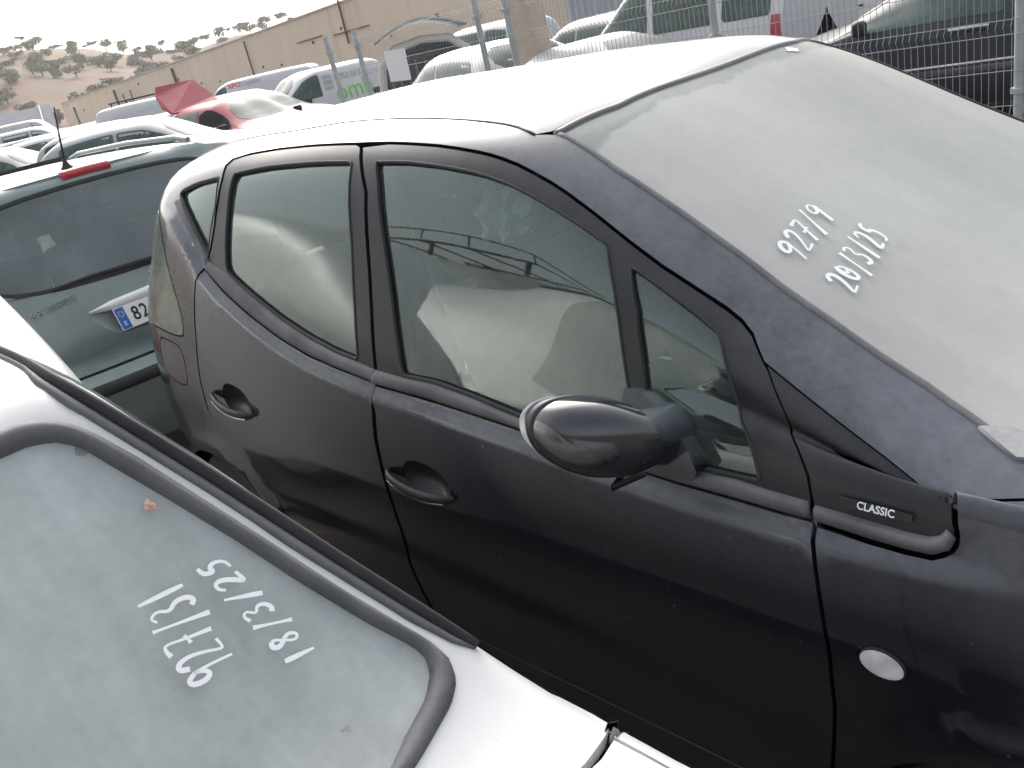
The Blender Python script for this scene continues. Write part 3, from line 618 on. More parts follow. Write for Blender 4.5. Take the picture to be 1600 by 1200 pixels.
def side(mirror):
    """all panels of one flank; the right one faces the photographer"""
    m = (lambda p: mir(HL, p)) if mirror else (lambda p: np.array(p, float))
    outer = [(-2.86, 0), (-.345, 0), (-.345, .092), (-1.43, .092), (-1.945, .092)]+arc(.478, 2, 76)+rear_edge+T['rdoor_top']+T['fdoor_top'][1:]
    outer += TOPE[1:]+NOSE[:2]+SEAM+[(-.03, 1.36), (-.03, 1.415)]+T['pillar_in'][::-1]+gut
    # push the door aperture edge outwards a touch so the shut lines read
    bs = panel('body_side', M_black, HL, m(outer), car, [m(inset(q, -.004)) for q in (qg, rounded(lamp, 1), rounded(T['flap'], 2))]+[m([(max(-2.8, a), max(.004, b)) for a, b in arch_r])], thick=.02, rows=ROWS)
    # rear door
    rd = empty('rear_door'); rd.parent = car
    sk = T['rmold_low']+[(-1.4165, .79), (-1.4215, .7366), (-1.432, .678), (-1.44, .4), (-1.44, .098), (-1.94, .098)]+arc(.472, 2, 76)+[(a+.006, b) for a, b in rear_edge[:7]]
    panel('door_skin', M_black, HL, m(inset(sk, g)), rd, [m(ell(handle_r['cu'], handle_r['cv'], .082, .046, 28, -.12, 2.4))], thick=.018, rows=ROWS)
    fr = [(a+.006, b) for a, b in T['rdoor_rear'][5:]]+[(a, b-.006) for a, b in T['rdoor_top']]+[(-1.524, 1.335), (-1.457, 1.217), (-1.445, 1.058), (-1.434, .911), (-1.424, .806), (-1.418, .80)]+T['rmold_low'][::-1]
    panel('window_frame', M_trim, HL, m(inset(fr, .001)), rd, [m(inset(rg, -.0))], off=-.003, thick=.016)
    panel('window_glass', M_side, HL, m(inset(rg, -.012)), rd, off=-.011, thick=.004)
    strip('window_seal', M_rubber, HL, m(np.vstack([inset(rg, -.001), inset(rg, -.001)[:1]])), m(np.vstack([inset(rg, .007), inset(rg, .007)[:1]])), rd, .003, -.003, n=140)
    strip('belt_moulding', M_dustrub, HL, m(T['rmold_low']), m([(a, b-.002) for a, b in T['rmold_up']]), rd, .007, .0, n=60)
    # front door
    fd = empty('front_door'); fd.parent = car
    sk = T['fmold_low']+T['fdoor_front_low']+[(-.345, .098), (-1.432, .098), (-1.432, .4), (-1.422, .678), (-1.412, .7366)]
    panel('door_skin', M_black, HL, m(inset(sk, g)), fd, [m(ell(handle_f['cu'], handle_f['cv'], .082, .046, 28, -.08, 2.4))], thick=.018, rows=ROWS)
    fr = [(a, b-.006) for a, b in T['fdoor_top'][1:]]+T['fdoor_front'][1:]+T['fmold_low'][::-1]+[(-1.4135, .806), (-1.423, .911), (-1.434, 1.058), (-1.446, 1.217), (-1.513, 1.335)]
    panel('window_frame', M_trim, HL, m(inset(fr, .0015)), fd, [m(fg), m(qt)], off=-.003, thick=.016)
    panel('window_glass', M_side, HL, m(inset(fg, -.010)), fd, off=-.011, thick=.004)
    panel('quarter_glass', M_side, HL, m(inset(qt, -.008)), fd, off=-.011, thick=.004)
    for q in (fg, qt):
        strip('window_seal', M_rubber, HL, m(np.vstack([inset(q, -.001), inset(q, -.001)[:1]])), m(np.vstack([inset(q, .0065), inset(q, .0065)[:1]])), fd, .003, -.003, n=150)
    strip('belt_moulding', M_dustrub, HL, m(T['fmold_low']), m([(a, b-.002) for a, b in T['fmold_up']]), fd, .008, .0, n=80)
    for h, d in ((handle_f, fd), (handle_r, rd)):
        # recessed cup
        nr, na = 6, 28; vv, ff = [], []
        for i in range(nr+1):
            e = ell(h['cu'], h['cv'], .083*i/nr+1e-4, .047*i/nr+1e-4, na, -.1, 2.4); vv += list(HL.pos(*m(e).T, -.034*(1-(i/nr)**2.2)-.0012))
        for i in range(nr):
            for j in range(na): ff.append((i*na+j, i*na+(j+1) % na, (i+1)*na+(j+1) % na, (i+1)*na+j))
        mb = MB(); mb.add(vv, ff); mb.build('handle_cup', M_trim, d, True)
        t = np.linspace(0, 1, 13); uu = h['u0']+(h['u1']-h['u0'])*t; ww = h['v0']+(h['v1']-h['v0'])*t-.010*np.sin(math.pi*t)
        of = .004+.024*np.sin(math.pi*np.clip(t, .0, 1))**.5
        c = HL.pos(*m(np.stack([uu, ww], 1)).T, of)
        hb = MB().tube(c, [.006]+[.0125+.003*math.sin(math.pi*x) for x in t[1:-1]]+[.006], 12, flat=.62).build('door_handle', M_trim, d, True)
        c2 = HL.pos(*m(np.stack([uu[1:-1], ww[1:-1]-.008], 1)).T, of[1:-1]+.0055)
        MB().tube(c2, .0024, 6).build('chrome_strip', M_chrome, hb, True)
    # quarter window
    panel('quarter_window', M_side, HL, m(inset(qg, -.010)), car, off=-.010, thick=.004)
    strip('quarter_seal', M_rubber, HL, m(np.vstack([inset(qg, -.006), inset(qg, -.006)[:1]])), m(np.vstack([inset(qg, .006), inset(qg, .006)[:1]])), car, .004, -.002, n=110)
    lo = [(-2.24, 1.028), (-2.29, 1.068), (-2.37, 1.125), (-2.45, 1.175), (-2.52, 1.215)]; hi = [(-2.244, 1.062), (-2.29, 1.10), (-2.365, 1.152), (-2.44, 1.20), (-2.503, 1.235)]
    strip('quarter_moulding', M_dustrub, HL, m(lo), m(hi), car, .008, 0., n=30)
    # tail lamp, fuel flap
    tl = panel('tail_lamp', M_lens, HL, m(inset(rounded(lamp, 1), .002)), car, off=.002, thick=.03)
    panel('lamp_reflector', M_lampback, HL, m(inset(rounded(lamp, 1), .012)), tl, off=-.03, thick=.004)
    if not mirror: panel('fuel_flap', M_black, HL, m(inset(rounded(T['flap'], 2), .001)), car, off=.0, thick=.01)
    else: panel('blank_flap', M_black, HL, m(inset(rounded(T['flap'], 2), -.006)), car, off=-.001, thick=.01)
    # corner trim with badge
    tri = TOPE+NOSE+T['tri_bot'][1:]+[(-.344, .745)]+T['fdoor_front'][::-1][:-1]
    tr = panel('corner_trim', M_trim, HL, m(inset(tri, .003)), car, off=-.004, thick=.012, grid=.03)
    lo, hi = T['tri_mold_low'], T['tri_mold_up']
    strip('corner_moulding', M_dustrub, HL, m(lo), m(hi), tr, .008, .0, n=40)
    if not mirror:
        bd = T['badge']; panel('badge_plate', M_rubber, HL, m(bd), tr, off=.004, thick=.006, grid=.02)
        c = np.mean(bd, 0)+np.array([.001, .0015]); P = HL.pos(c[0], c[1], .0052); e = HL.pos(c[0]+.02, c[1], .0052)-P; f_ = HL.pos(c[0], c[1]+.02, .0052)-P
        text_mesh('badge_lettering', 'CLASSIC', .0165, M_chalk, tr, frame(P, e, f_), .0006, .86, .0002)
    # front wing
    fo = [(a+.0035, b) for a, b in [(-.3478, .735)]+T['fdoor_front_low']]+[(-.339, 0), (.70, 0), (.73, .3), (.735, 1.0), (.72, 1.325), (.3, 1.335), (.05, 1.345)]
    fo += [(a+.002, b-.005) for a, b in SEAM[::-1]]+[(a+.005, b-.002) for a, b in NOSE[1:-1]]+[(a+.001, b-.005) for a, b in T['tri_bot']]
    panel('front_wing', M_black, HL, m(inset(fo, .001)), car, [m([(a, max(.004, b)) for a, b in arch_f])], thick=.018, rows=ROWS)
    ii = ell(-.2345, .5465, .032, .026, 26, -.05)
    io = panel('side_indicator', M_indic, HL, m(ii), car, off=.006, thick=.010, grid=.012)
    ii2 = ell(-.2345, .5465, .0345, .0285, 27, -.05); strip('lens_rim', M_rubber, HL, m(np.vstack([ii2, ii2[:1]])), m(np.vstack([inset(ii2, .004), inset(ii2, .004)[:1]])), io, .006, .0, n=60)
    # wheel-arch liners
    for cx in (-2.423, 0.):
        s_ = 1 if mirror else -1; mb = MB().lathe([(.345, s_*.80), (.345, s_*.55), (.001, s_*.55)], 24, Matrix.Translation((cx, 0, .29))); mb.build('arch_liner', M_dark, car, True)
        wheel(car, (cx, s_*.745, .288), .288, .19, s_)
def ribbed(name, col):
    m, nt, out = newmat(name); b_ = NB(nt); p_ = b_.n('ShaderNodeBsdfPrincipled')
    w_ = b_.n('ShaderNodeTexWave', wave_type='BANDS', bands_direction='X'); w_.inputs['Scale'].default_value = 70; b_.l(b_.co(), w_.inputs['Vector'])
    b_.l(b_.mix(b_.remap(b_.noise(45, 3), .35, .65), col, tuple(q*.72 for q in col)), p_.inputs['Base Color']); p_.inputs['Roughness'].default_value = .22
    b_.l(b_.bump(w_.outputs['Fac'], .35, .003), p_.inputs['Normal']); b_.l(p_.outputs[0], out.inputs[0]); return m
M_lampback = plain('lamp_back', (.34, .37, .30), .4, .2, .4, 9)
M_mirror = paint('mirror_paint', (.010, .011, .016), .06, 1., .10, (.24, .23, .225), .2, 4.)
M_hdr = paint('header_trim', (.03, .03, .032), .35, .2, .5, (.30, .30, .31), .6, 4.)
M_scut = paint('dusty_scuttle', (.10, .10, .10), .6, 0., .8, (.50, .50, .49), .8, 6.)
M_indic = ribbed('indicator_lens', (.84, .85, .85))
side(False); side(True)
# roof, windscreen, bonnet
hd_far = mir(HL, header[:-1])[::-1].tolist()
roof_poly = [(a, b+.003) for a, b in gut[::-1]]+[(-.985, 1.437)]+[(a-.014, b) for a, b in header[1:]]+[(a-.014, b) for a, b in hd_far[:-1]]+[(-.985, 2*HL.L-1.437)]+mir(HL, [(a, b+.003) for a, b in gut]).tolist()
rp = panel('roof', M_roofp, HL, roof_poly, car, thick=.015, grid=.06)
strip('roof_gutter', M_trim, HL, [(a, b-.005) for a, b in gut], [(a, b+.006) for a, b in gut], rp, .0035, -.001, n=70)
strip('roof_gutter', M_trim, HL, mir(HL, [(a, b-.005) for a, b in gut]), mir(HL, [(a, b+.006) for a, b in gut]), rp, .0035, -.001, n=70)
base = [(-.105, 1.432), (-.075, 1.52), (-.035, 1.70), (-.012, 1.86), (-.005, 2.02)]
pil = T['pillar_in']
ws_poly = [(a-.001, b+.008) for a, b in pil[1:]]+base[1:]+mir(HL, base[1:-1])[::-1].tolist()+[(a-.001, 2*HL.L-b-.008) for a, b in pil[1:][::-1]]+[(a+.004, b) for a, b in hd_far[::1]][::-1][:0]
hd_all = [(a+.002, b) for a, b in header[1:]]+[(a+.002, b) for a, b in hd_far[:-1]]
ws_poly = [(-.962, 1.446)]+ws_poly+[(-.962, 2*HL.L-1.446)]+[(a, b) for a, b in hd_all[::-1]]
ws = panel('windscreen', M_ws, HL, ws_poly, car, off=-.002, thick=.005, grid=.06)
hfull = np.array([(-.966, 1.437)]+header[1:]+hd_far[:-1]+[(-.966, 2*HL.L-1.437)])
strip('header_trim', M_hdr, HL, hfull+[[-.016, 0]], hfull+[[.004, 0]], car, .005, -.001, n=80)
for mm in (False, True):
    q = np.array([(a, b) for a, b in pil]); A_, B_ = q+[[0, -.003]], q+[[0, .016]]
    if mm: A_, B_ = mir(HL, A_), mir(HL, B_)
    strip('screen_edge_trim', M_dustrub if not mm else M_rubber, HL, A_, B_, ws, .005, -.002, n=70)
writing('painted_number', '927/9', HL, *T['w1'], ws, .0030)
writing('painted_date', '20/3/25', HL, *T['w2'], ws, .0030)
panel('paper_sticker', M_chalk, HL, T['sticker'], ws, off=-.0005, thick=.001, grid=.03)
cowl = np.array(base+mir(HL, base[:-1])[::-1].tolist())
panel('scuttle', M_scut, HL, (cowl+[[-.004, 0]]).tolist()+(cowl+[[.075, 0]])[::-1].tolist(), car, off=-.004, thick=.02)
bon = (cowl+[[.060, 0]]); bon[0] = (-.045, 1.355); bon[-1] = (-.045, 2*HL.L-1.355)
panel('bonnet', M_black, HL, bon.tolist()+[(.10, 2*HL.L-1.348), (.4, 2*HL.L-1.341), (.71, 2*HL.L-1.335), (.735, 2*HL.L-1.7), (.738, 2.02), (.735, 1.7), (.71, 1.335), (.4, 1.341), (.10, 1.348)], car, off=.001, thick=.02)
for (a, b) in (((-.035, 1.47), (-.13, 1.98)), ((-.02, 1.95), (-.16, 2.48))):
    n = 12; t = np.linspace(0, 1, n); uu = a[0]+(b[0]-a[0])*t; vv = a[1]+(b[1]-a[1])*t
    wp = MB().tube(HL.pos(uu, vv, .016), .006, 6).build('wiper', M_trim, car, True)
    MB().tube(HL.pos(uu[3:]-.012, vv[3:], .007), .0045, 5).build('wiper_blade', M_rubber, wp, True)
P_ = HL.pos(-.118, 1.405, .0)
cc = np.array([(-.165, 1.428), (-.135, 1.45), (-.105, 1.455), (-.085, 1.42), (-.11, 1.405)])
panel('scuttle_corner', M_scut, HL, cc, car, off=.007, thick=.012, grid=.02)
# closed ends, bumpers
for uu, nm in ((-2.86, 'tailgate'), (.74, 'front_bumper')):
    vv = np.linspace(0, 2*HL.L, 61); ring = HL.body(np.full(61, uu), vv); c = ring.mean(0); sgn = -1 if uu < 0 else 1
    vs_ = [ring]; k = 5
    for i in range(1, k+1):
        t = i/k; r = c+(ring-c)*(1-t)+np.array([sgn*.05*math.sin(t*math.pi/2), 0, 0]); vs_.append(r)
    V_ = np.concatenate(vs_); F_ = [(a*61+i, a*61+i+1, (a+1)*61+i+1, (a+1)*61+i) for a in range(k) for i in range(60)]
    mb = MB(); mb.add(V_, F_); mb.build(nm, M_black, car, True)
# cabin
MB().box((-1.2, 0, .24), (3.0, 1.5, .06)).build('floor_pan', M_dark, car)
MB().box((.10, 0, .62), (.5, 1.4, .6), bev=.08).build('bulkhead', M_dark, car)
dash = MB(); dash.box((-.30, 0, .80), (.46, 1.42, .26), bev=.09); dash.build('dashboard', M_cloth, car, True)
tt = np.linspace(0, 2*math.pi, 25); sw = [(-.66+.08*math.sin(a), .36+.18*math.cos(a), .86+.16*math.sin(a)) for a in tt]
MB().tube(sw, .016, 8, cap=False).tube([(-.66, .36, .86), (-.42, .36, .76)], .03, 8).tube([(-.66, .2, .86), (-.66, .52, .86)], .018, 6).build('steering_wheel', M_rubber, car, True)
def seat(x, y, rear=False):
    s_ = empty('rear_seat' if rear else 'front_seat'); s_.parent = car
    w = .50 if not rear else .60
    MB().box((x, y, .50), (.50, w, .18), bev=.07).build('cushion', M_cloth, s_, True)
    b_ = MB(); bm_h = .60
    for i in range(1):
        b_.box((0, 0, 0), (.15, w, bm_h), bev=.065)
    o = b_.build('backrest', M_cloth, s_, True); o.location = (x-.30, y, .84); o.rotation_euler = (0, RAD(-16), 0)
    h_ = MB().box((0, 0, 0), (.10, .26, .17), bev=.045).build('headrest', M_cloth, s_, True); h_.location = (x-.42, y, 1.22); h_.rotation_euler = (0, RAD(-12), 0)
    MB().tube([(x-.41, y-.06, 1.08), (x-.42, y-.06, 1.2)], .007, 6).tube([(x-.41, y+.06, 1.08), (x-.42, y+.06, 1.2)], .007, 6).build('headrest_post', M_chrome, s_, True)
    return s_
for y in (-.36, .36): seat(-.98, y)
for y in (-.33, .33): seat(-1.86, y, True)
for s_ in (-1, 1):
    for x0, x1 in ((-1.40, -.42), (-2.25, -1.46)):
        MB().box(((x0+x1)/2, s_*.765, .66), (x1-x0, .07, .56), bev=.03).build('door_card', M_cloth if s_ < 0 else M_cream, car, True)
    MB().tube([(-1.47, s_*.70, .95), (-1.475, s_*.655, 1.20), (-1.48, s_*.60, 1.42)], .045, 8).build('centre_pillar', M_cream, car, True)
hl_u, hl_v = np.meshgrid(np.linspace(-2.6, -1.0, 14), np.linspace(1.40, 2*HL.L-1.40, 14), indexing='ij')
PP = HL.body(hl_u, hl_v)-HL.nrm(hl_u, hl_v)*.045
mesh_obj('headlining', PP.reshape(-1, 3), [(i*14+j, i*14+j+1, (i+1)*14+j+1, (i+1)*14+j) for i in range(13) for j in range(13)], M_cream, car, True)
# seat belt loop, crumpled clear bag hanging at the seat
MB().tube([(-1.44, -.66, 1.16), (-1.42, -.63, .95), (-1.38, -.60, .62)], .022, 6, flat=.12).build('seat_belt', M_cream, car, True)
bm = bmesh.new(); bmesh.ops.create_icosphere(bm, subdivisions=3, radius=1)
for v in bm.verts:
    n = 1+.45*(math.sin(v.co.x*7.1+2*v.co.z)*math.cos(v.co.y*6.3-v.co.z*4)+.4*rng.normal()*.5); v.co = Vector((v.co.x*.055*n, v.co.y*.085*n, v.co.z*.06*n))
me = bpy.data.meshes.new('plastic_bag'); bm.to_mesh(me); bm.free(); me.materials.append(M_bagp)
pb = bpy.data.objects.new('plastic_bag', me); COL.objects.link(pb); pb.location = (-1.31, -.39, 1.255)
tag(pb, 'crumpled clear plastic bag on the front headrest inside the black hatchback', 'bag')
# door mirror
mr = empty('door_mirror'); mr.parent = car
def mirror_shell(c0, c1, rz, rx, n=26, k=36, back=.35):
    c0, c1 = Vector(c0), Vector(c1); ax = (c1-c0); vv, ff = [], []
    for i in range(n+1):
        t = math.sin(i/n*math.pi/2)**.9; s_ = (max(0, 1-((t-.42)/.58)**2.6)**.5 if t > .42 else .80+.20*math.sin(t/.42*math.pi/2)); c = c0+ax*t
        for j in range(k):
            a = 2*math.pi*j/k; cx, cz = math.cos(a), math.sin(a)
            fx = rx*(abs(cx)**.8)*(1 if cx > 0 else -back)*s_**.7; fz = rz*math.copysign(abs(cz)**.85, cz)*s_
            vv.append(c+Vector((fx*.97, -fx*.25, fz)))
    for i in range(n):
        for j in range(k): ff.append((i*k+j, i*k+(j+1) % k, (i+1)*k+(j+1) % k, (i+1)*k+j))
    ff += [tuple(range(k))[::-1]]
    return vv, ff
c0, c1 = (-.585, -.930, 1.055), (-.668, -1.060, 1.100)
mb = MB(); mb.add(*mirror_shell(c0, c1, .067, .078)); mb.build('mirror_housing', M_mirror if 'M_mirror' in globals() else M_black, mr, True)
mb = MB(); mb.add(*mirror_shell((c0[0]-.006, c0[1]-.001, c0[2]+.003), (c1[0]-.006, c1[1]-.001, c1[2]+.003), .0665, .012, back=3.2)); mb.build('mirror_rim', M_trim, mr, True)
mb = MB(); mb.add(*mirror_shell((c0[0]-.040, c0[1], c0[2]), (c1[0]-.040, c1[1]+.012, c1[2]), .060, .006)); mb.build('mirror_glass', M_chrome, mr, True)
panel('mirror_sail', M_black, HL, rounded([(-.690, .930), (-.655, .950), (-.600, .893), (-.553, .822), (-.522, .758), (-.60, .752), (-.668, .765)], 1), mr, off=.028, thick=.05, grid=.02)
MB().tube([(-.615, -.80, .985), (-.607, -.87, 1.01), (-.60, -.93, 1.04)], [.055, .048, .035], 12).build('mirror_arm', M_black, mr, True)
mb = MB(); mb.tube([(-.60, -.955, .992), (-.60, -.985, .984), (-.575, -.93, .986)], .006, 6); mb.build('mirror_drain_lip', M_trim, mr, True)

# ------------------------------------------------------------------ white box van beside the photographer
VT = {
 'seal_out': [(-0.889, 1.2731), (-0.8895, 1.2446), (-0.8819, 1.2186), (-0.8679, 1.1994), (-0.8474, 1.1868), (-0.8127, 1.1768), (-0.7507, 1.1697), (-0.6875, 1.1625), (-0.624, 1.1572), (-0.5771, 1.1491), (-0.5435, 1.1432), (-0.5183, 1.1459), (-0.4959, 1.1641), (-0.4788, 1.1937), (-0.465, 1.2329), (-0.4516, 1.2725)],
 'seal_in': [(-0.8721, 1.2904), (-0.8722, 1.2592), (-0.8655, 1.2286), (-0.8495, 1.2094), (-0.8191, 1.2035), (-0.7697, 1.1924), (-0.7097, 1.1818), (-0.6462, 1.1755), (-0.5849, 1.1649), (-0.5487, 1.1533), (-0.5302, 1.1575), (-0.5135, 1.1739), (-0.4971, 1.2012), (-0.4804, 1.2482), (-0.464, 1.2836)],
 'w1': [(-0.6184, 1.3069), (-0.7055, 1.2736), (-0.6199, 1.3562)],
 'w2': [(-0.5895, 1.2419), (-0.7021, 1.2191), (-0.5919, 1.2738)]}
def van_loft():
    X = [-2.2, -1.6, -1.2, -1.02, -.90, -.78, -.66, -.54, -.44, -.30, -.1, .2, .42, .55]
    I = lambda a, b: np.interp(X, a, b)
    zb = I([-2.2, -.44, -.1, .2, .42, .55], [.93, .92, .90, .86, .79, .70])
    zr = np.array([1.385, 1.395, 1.395, 1.385, 1.355, 1.25, 1.13, 1.02, .965, .935, .915, .875, .80, .71])
    H = np.array([1.43, 1.44, 1.44, 1.43, 1.395, 1.28, 1.16, 1.045, .99, .965, .945, .905, .83, .73])
    yr = np.array([.555, .56, .565, .57, .58, .63, .685, .735, .755, .77, .775, .765, .735, .68])
    yb = I([-2.2, -.6, -.44, .2, .55], [.765, .765, .79, .815, .77])
    z7 = zr+(H-zr)*.6; y7 = yr*.86; y5 = (yb+yr)/2-.004; z5 = (zb+zr)/2; o = 0*yr
    Y = np.stack([o+.74, I([-2, .55], [.775, .75]), I([-2, -.5, -.3, .2, .55], [.785, .785, .805, .81, .77]), I([-2, -.5, -.3, .2, .55], [.78, .78, .81, .815, .77]), yb, y5, yr, y7, o], 1)
    Z = np.stack([I([-2, .55], [.22, .25]), I([-2, .55], [.42, .4]), I([-2, .55], [.62, .52]), I([-2, -.3, .55], [.78, .77, .62]), zb, z5, zr, z7, H], 1)
    return Loft(X, Y, Z, [0, .25, .45, .60, .75, .92, 1.10, 1.22, 1.75], flip=True, y0=-2.12)
M_drkg = darkglass('dusty_dark_glass')
VL = van_loft(); L2 = 2*VL.L
van = empty('white_box_van', (-1.2, -2.12, 0), 0, 'white box van with a date painted on its dirty windscreen, in the bottom left foreground', 'van')
def local(o): o.matrix_parent_inverse = van.matrix_world.inverted(); return o
bpy.context.view_layer.update()
INV = Matrix.Translation((1.2, 2.12, 0))
sa = VT['seal_out'][1:]; si = VT['seal_in'][1:]
so_f = [tuple(q) for q in sa]+[(-.435, 1.45), (-.428, 1.75)]; si_f = [tuple(q) for q in si]+[(-.447, 1.45), (-.44, 1.75)]
so_t = [(-.889, 1.32), (-.886, 1.75)]; si_t = [(-.872, 1.33), (-.869, 1.75)]
# half loop from roof centre down the A pillar to the scuttle centre, then mirrored
half_o = so_t[::-1]+so_f; half_i = si_t[::-1]+si_f
loop_o = np.array(half_o+mir(VL, half_o[1:-1])[::-1].tolist()); loop_i = np.array(half_i+mir(VL, half_i[1:-1])[::-1].tolist())
cab_poly = [(-2.2, .02), (-.345, .02), (-.345, 1.06), (-.328, 1.165), (-.335, L2-1.165), (-.345, L2-1.06), (-.345, L2-.02), (-2.2, L2-.02)]
cab = panel('cab_shell', M_white, VL, cab_poly, van, [inset(loop_o, -.0)], thick=.02, grid=.05); cab.matrix_local = INV
ws2 = panel('windscreen', M_vanws, VL, inset(loop_i, -.01), van, off=-.008, thick=.004, grid=.05); ws2.matrix_local = INV
sl = strip('windscreen_seal', M_dustrub, VL, np.vstack([inset(loop_o, -.004), inset(loop_o, -.004)[:1]]), np.vstack([inset(loop_i, .004), inset(loop_i, .004)[:1]]), van, .013, -.004, n=260, seg=8); sl.matrix_local = INV
go = [(-1.7, 1.135), (-1.2, 1.140), (-1.0, 1.142), (-.94, 1.137), (-.8887, 1.125), (-.8388, 1.116), (-.7794, 1.105), (-.719, 1.096), (-.6541, 1.089), (-.592, 1.078), (-.5376, 1.070), (-.515, 1.075)]
gi = [(-1.7, 1.155), (-1.2, 1.158), (-1.0, 1.160), (-.9454, 1.1735), (-.8844, 1.1745), (-.8171, 1.1665), (-.7567, 1.1567), (-.6929, 1.1504), (-.6314, 1.1411), (-.5665, 1.1325), (-.53, 1.118), (-.513, 1.095)]
mid = (np.array(go)*.5+np.array(gi)*.5)
for f in (lambda p: np.array(p, float), lambda p: mir(VL, p)):
    a = strip('door_gutter', M_rubber, VL, f(go), f(mid+[[0, .002]]), van, .012, .0, n=90); a.matrix_local = INV
    a = strip('door_seal', M_dustrub, VL, f(mid), f(gi), van, .005, -.001, n=90); a.matrix_local = INV
    dg_ = panel('door_glass', M_drkg, VL, f(rounded([(-1.5, .80), (-.62, .80), (-.70, 1.02), (-.86, 1.10), (-1.5, 1.11)], 1)), van, off=.003, thick=.004); dg_.matrix_local = INV
    hl = panel('headlamp', M_lens, VL, f([(.40, .62), (.53, .62), (.535, .78), (.42, .80)]), van, off=.004, thick=.006); hl.matrix_local = INV
    w1 = panel('front_wing', M_white, VL, f([(-.338, .02), (.54, .02), (.545, .95), (.5, 1.09), (.0, 1.10), (-.330, 1.095)]), van, thick=.02, grid=.05); w1.matrix_local = INV
bn = panel('bonnet', M_white, VL, [(-.318, 1.150), (-.326, 1.107), (.0, 1.105), (.5, 1.098), (.548, 1.2), (.548, L2-1.2), (.5, L2-1.098), (.0, L2-1.105), (-.326, L2-1.107), (-.318, L2-1.150), (-.312, 1.75)], van, thick=.02, off=.001, grid=.05); bn.matrix_local = INV
for u, v, s_ in ((-.60, 1.33, .006), ):
    pass
for n_, b_, k in (('painted_number', '927/31', 'w1'), ('painted_date', '18/3/25', 'w2')):
    o = writing(n_, b_, VL, *VT[k], ws2, .0022)
MB().box((-1.1, 0, 0), (2.2, 1.3, .05)).build('floor_pan', M_dark, van).location = (0, 0, .28)
MB().box((.95, 0, .62), (.9, 1.4, .5), bev=.06).build('engine_bay', M_dark, van, True)
MB().box((.55, 0, .80), (.30, 1.25, .22), bev=.08).build('dashboard', M_cloth, van, True)
for y in (-.34, .34):
    s_ = MB().box((-.32, y, .85), (.16, .46, .62), bev=.07).box((-.36, y, 1.20), (.10, .24, .14), bev=.04).build('seat', M_cloth, van, True)
nose = MB(); vv = np.linspace(0, 2*VL.L, 41); ring = VL.body(np.full(41, .55), vv); c = ring.mean(0)
nose.add(np.concatenate([ring, c+(ring-c)*.9+[.05, 0, 0], c+(ring-c)*.05+[.06, 0, 0]]), [(a*41+i, a*41+i+1, (a+1)*41+i+1, (a+1)*41+i) for a in range(2) for i in range(40)])
o = nose.build('front_bumper', M_rubber, van, True); o.matrix_local = INV
# cargo box: wider than the cab, with a long rounded front shoulder
bx = np.array([-1.55, -1.62, -1.72, -1.90, -2.10, -2.33, -2.60, -3.0, -3.4, -3.62]); bz = np.array([.62, .84, .985, 1.115, 1.235, 1.345, 1.455, 1.60, 1.68, 1.70])
hw = np.array([.80, .845, .862, .872, .878, .882, .884, .886, .886, .88])
vv, ff = [], []; NS = 21
for x, z, h in zip(bx, bz, hw):
    prof = [(-h*.98, .30), (-h, .5), (-h, z-.30 if z > .9 else z*.7), (-h+.004, z-.13), (-h+.018, z-.06), (-h+.05, z-.015), (-h+.11, z+.012), (-h*.6, z+.04), (-h*.3, z+.055), (0, z+.06)]
    full = prof+[(-a, b) for a, b in prof[:-1][::-1]]
    vv += [(x, a-2.12, b) for a, b in full]; NS = len(full)
for i in range(len(bx)-1):
    for j in range(NS-1): ff.append((i*NS+j, i*NS+j+1, (i+1)*NS+j+1, (i+1)*NS+j))
ff.append(tuple(range(NS))); ff.append(tuple((len(bx)-1)*NS+j for j in range(NS)))
mb = MB(); mb.add(vv, ff); o = mb.build('cargo_box', M_white, van, True); o.matrix_local = INV
sm = o.modifiers.new('soft', 'SUBSURF'); sm.levels = 2; sm.render_levels = 2
for x in (-2.9, .08):
    for s_ in (-1, 1): wheel(van, (x+1.2, s_*.68, .28), .28, .17, s_)
# dry leaf on the screen
lp = VL.pos(-.7693, 1.225, .004); ln = VL.bn(-.7693, 1.225)
mb = MB(); q = [(math.cos(a)*(.008+.003*math.sin(3*a)), math.sin(a)*(.006+.002*math.cos(5*a)), .003*math.sin(2*a)) for a in np.linspace(0, 2*math.pi, 12, endpoint=False)]
mb.add(q+[(0, 0, .003)]+[(a, b, c_-.001) for a, b, c_ in q], [(i, (i+1) % 12, 12) for i in range(12)]+[(13+i, 13+(i+1) % 12, (i+1) % 12, i) for i in range(12)])
lf = mb.build('dry_leaf', plain('leaf', (.55, .36, .28), .8, var=.4, scale=80)); lf.matrix_world = frame(lp, (1, 0, 0), (0, 1, 0)) @ Matrix.Rotation(RAD(44), 4, 'Y')
tag(lf, 'small curled orange leaf lying on the white van windscreen', 'leaf')

# ------------------------------------------------------------------ green estate behind, tail towards us
M_teal = paint('teal_paint', (.125, .175, .17), .25, .7, .50, (.38, .42, .40), .36, 3.)
M_tealw = glass('estate_rear_glass', (.50, .62, .60), .36, (.30, .345, .35), 3., contrast=.6)
pe = empty('green_estate', (-3.7, -.27, 0), math.pi, 'teal green estate car seen from behind, with roof aerial and 8-number plate', 'car')
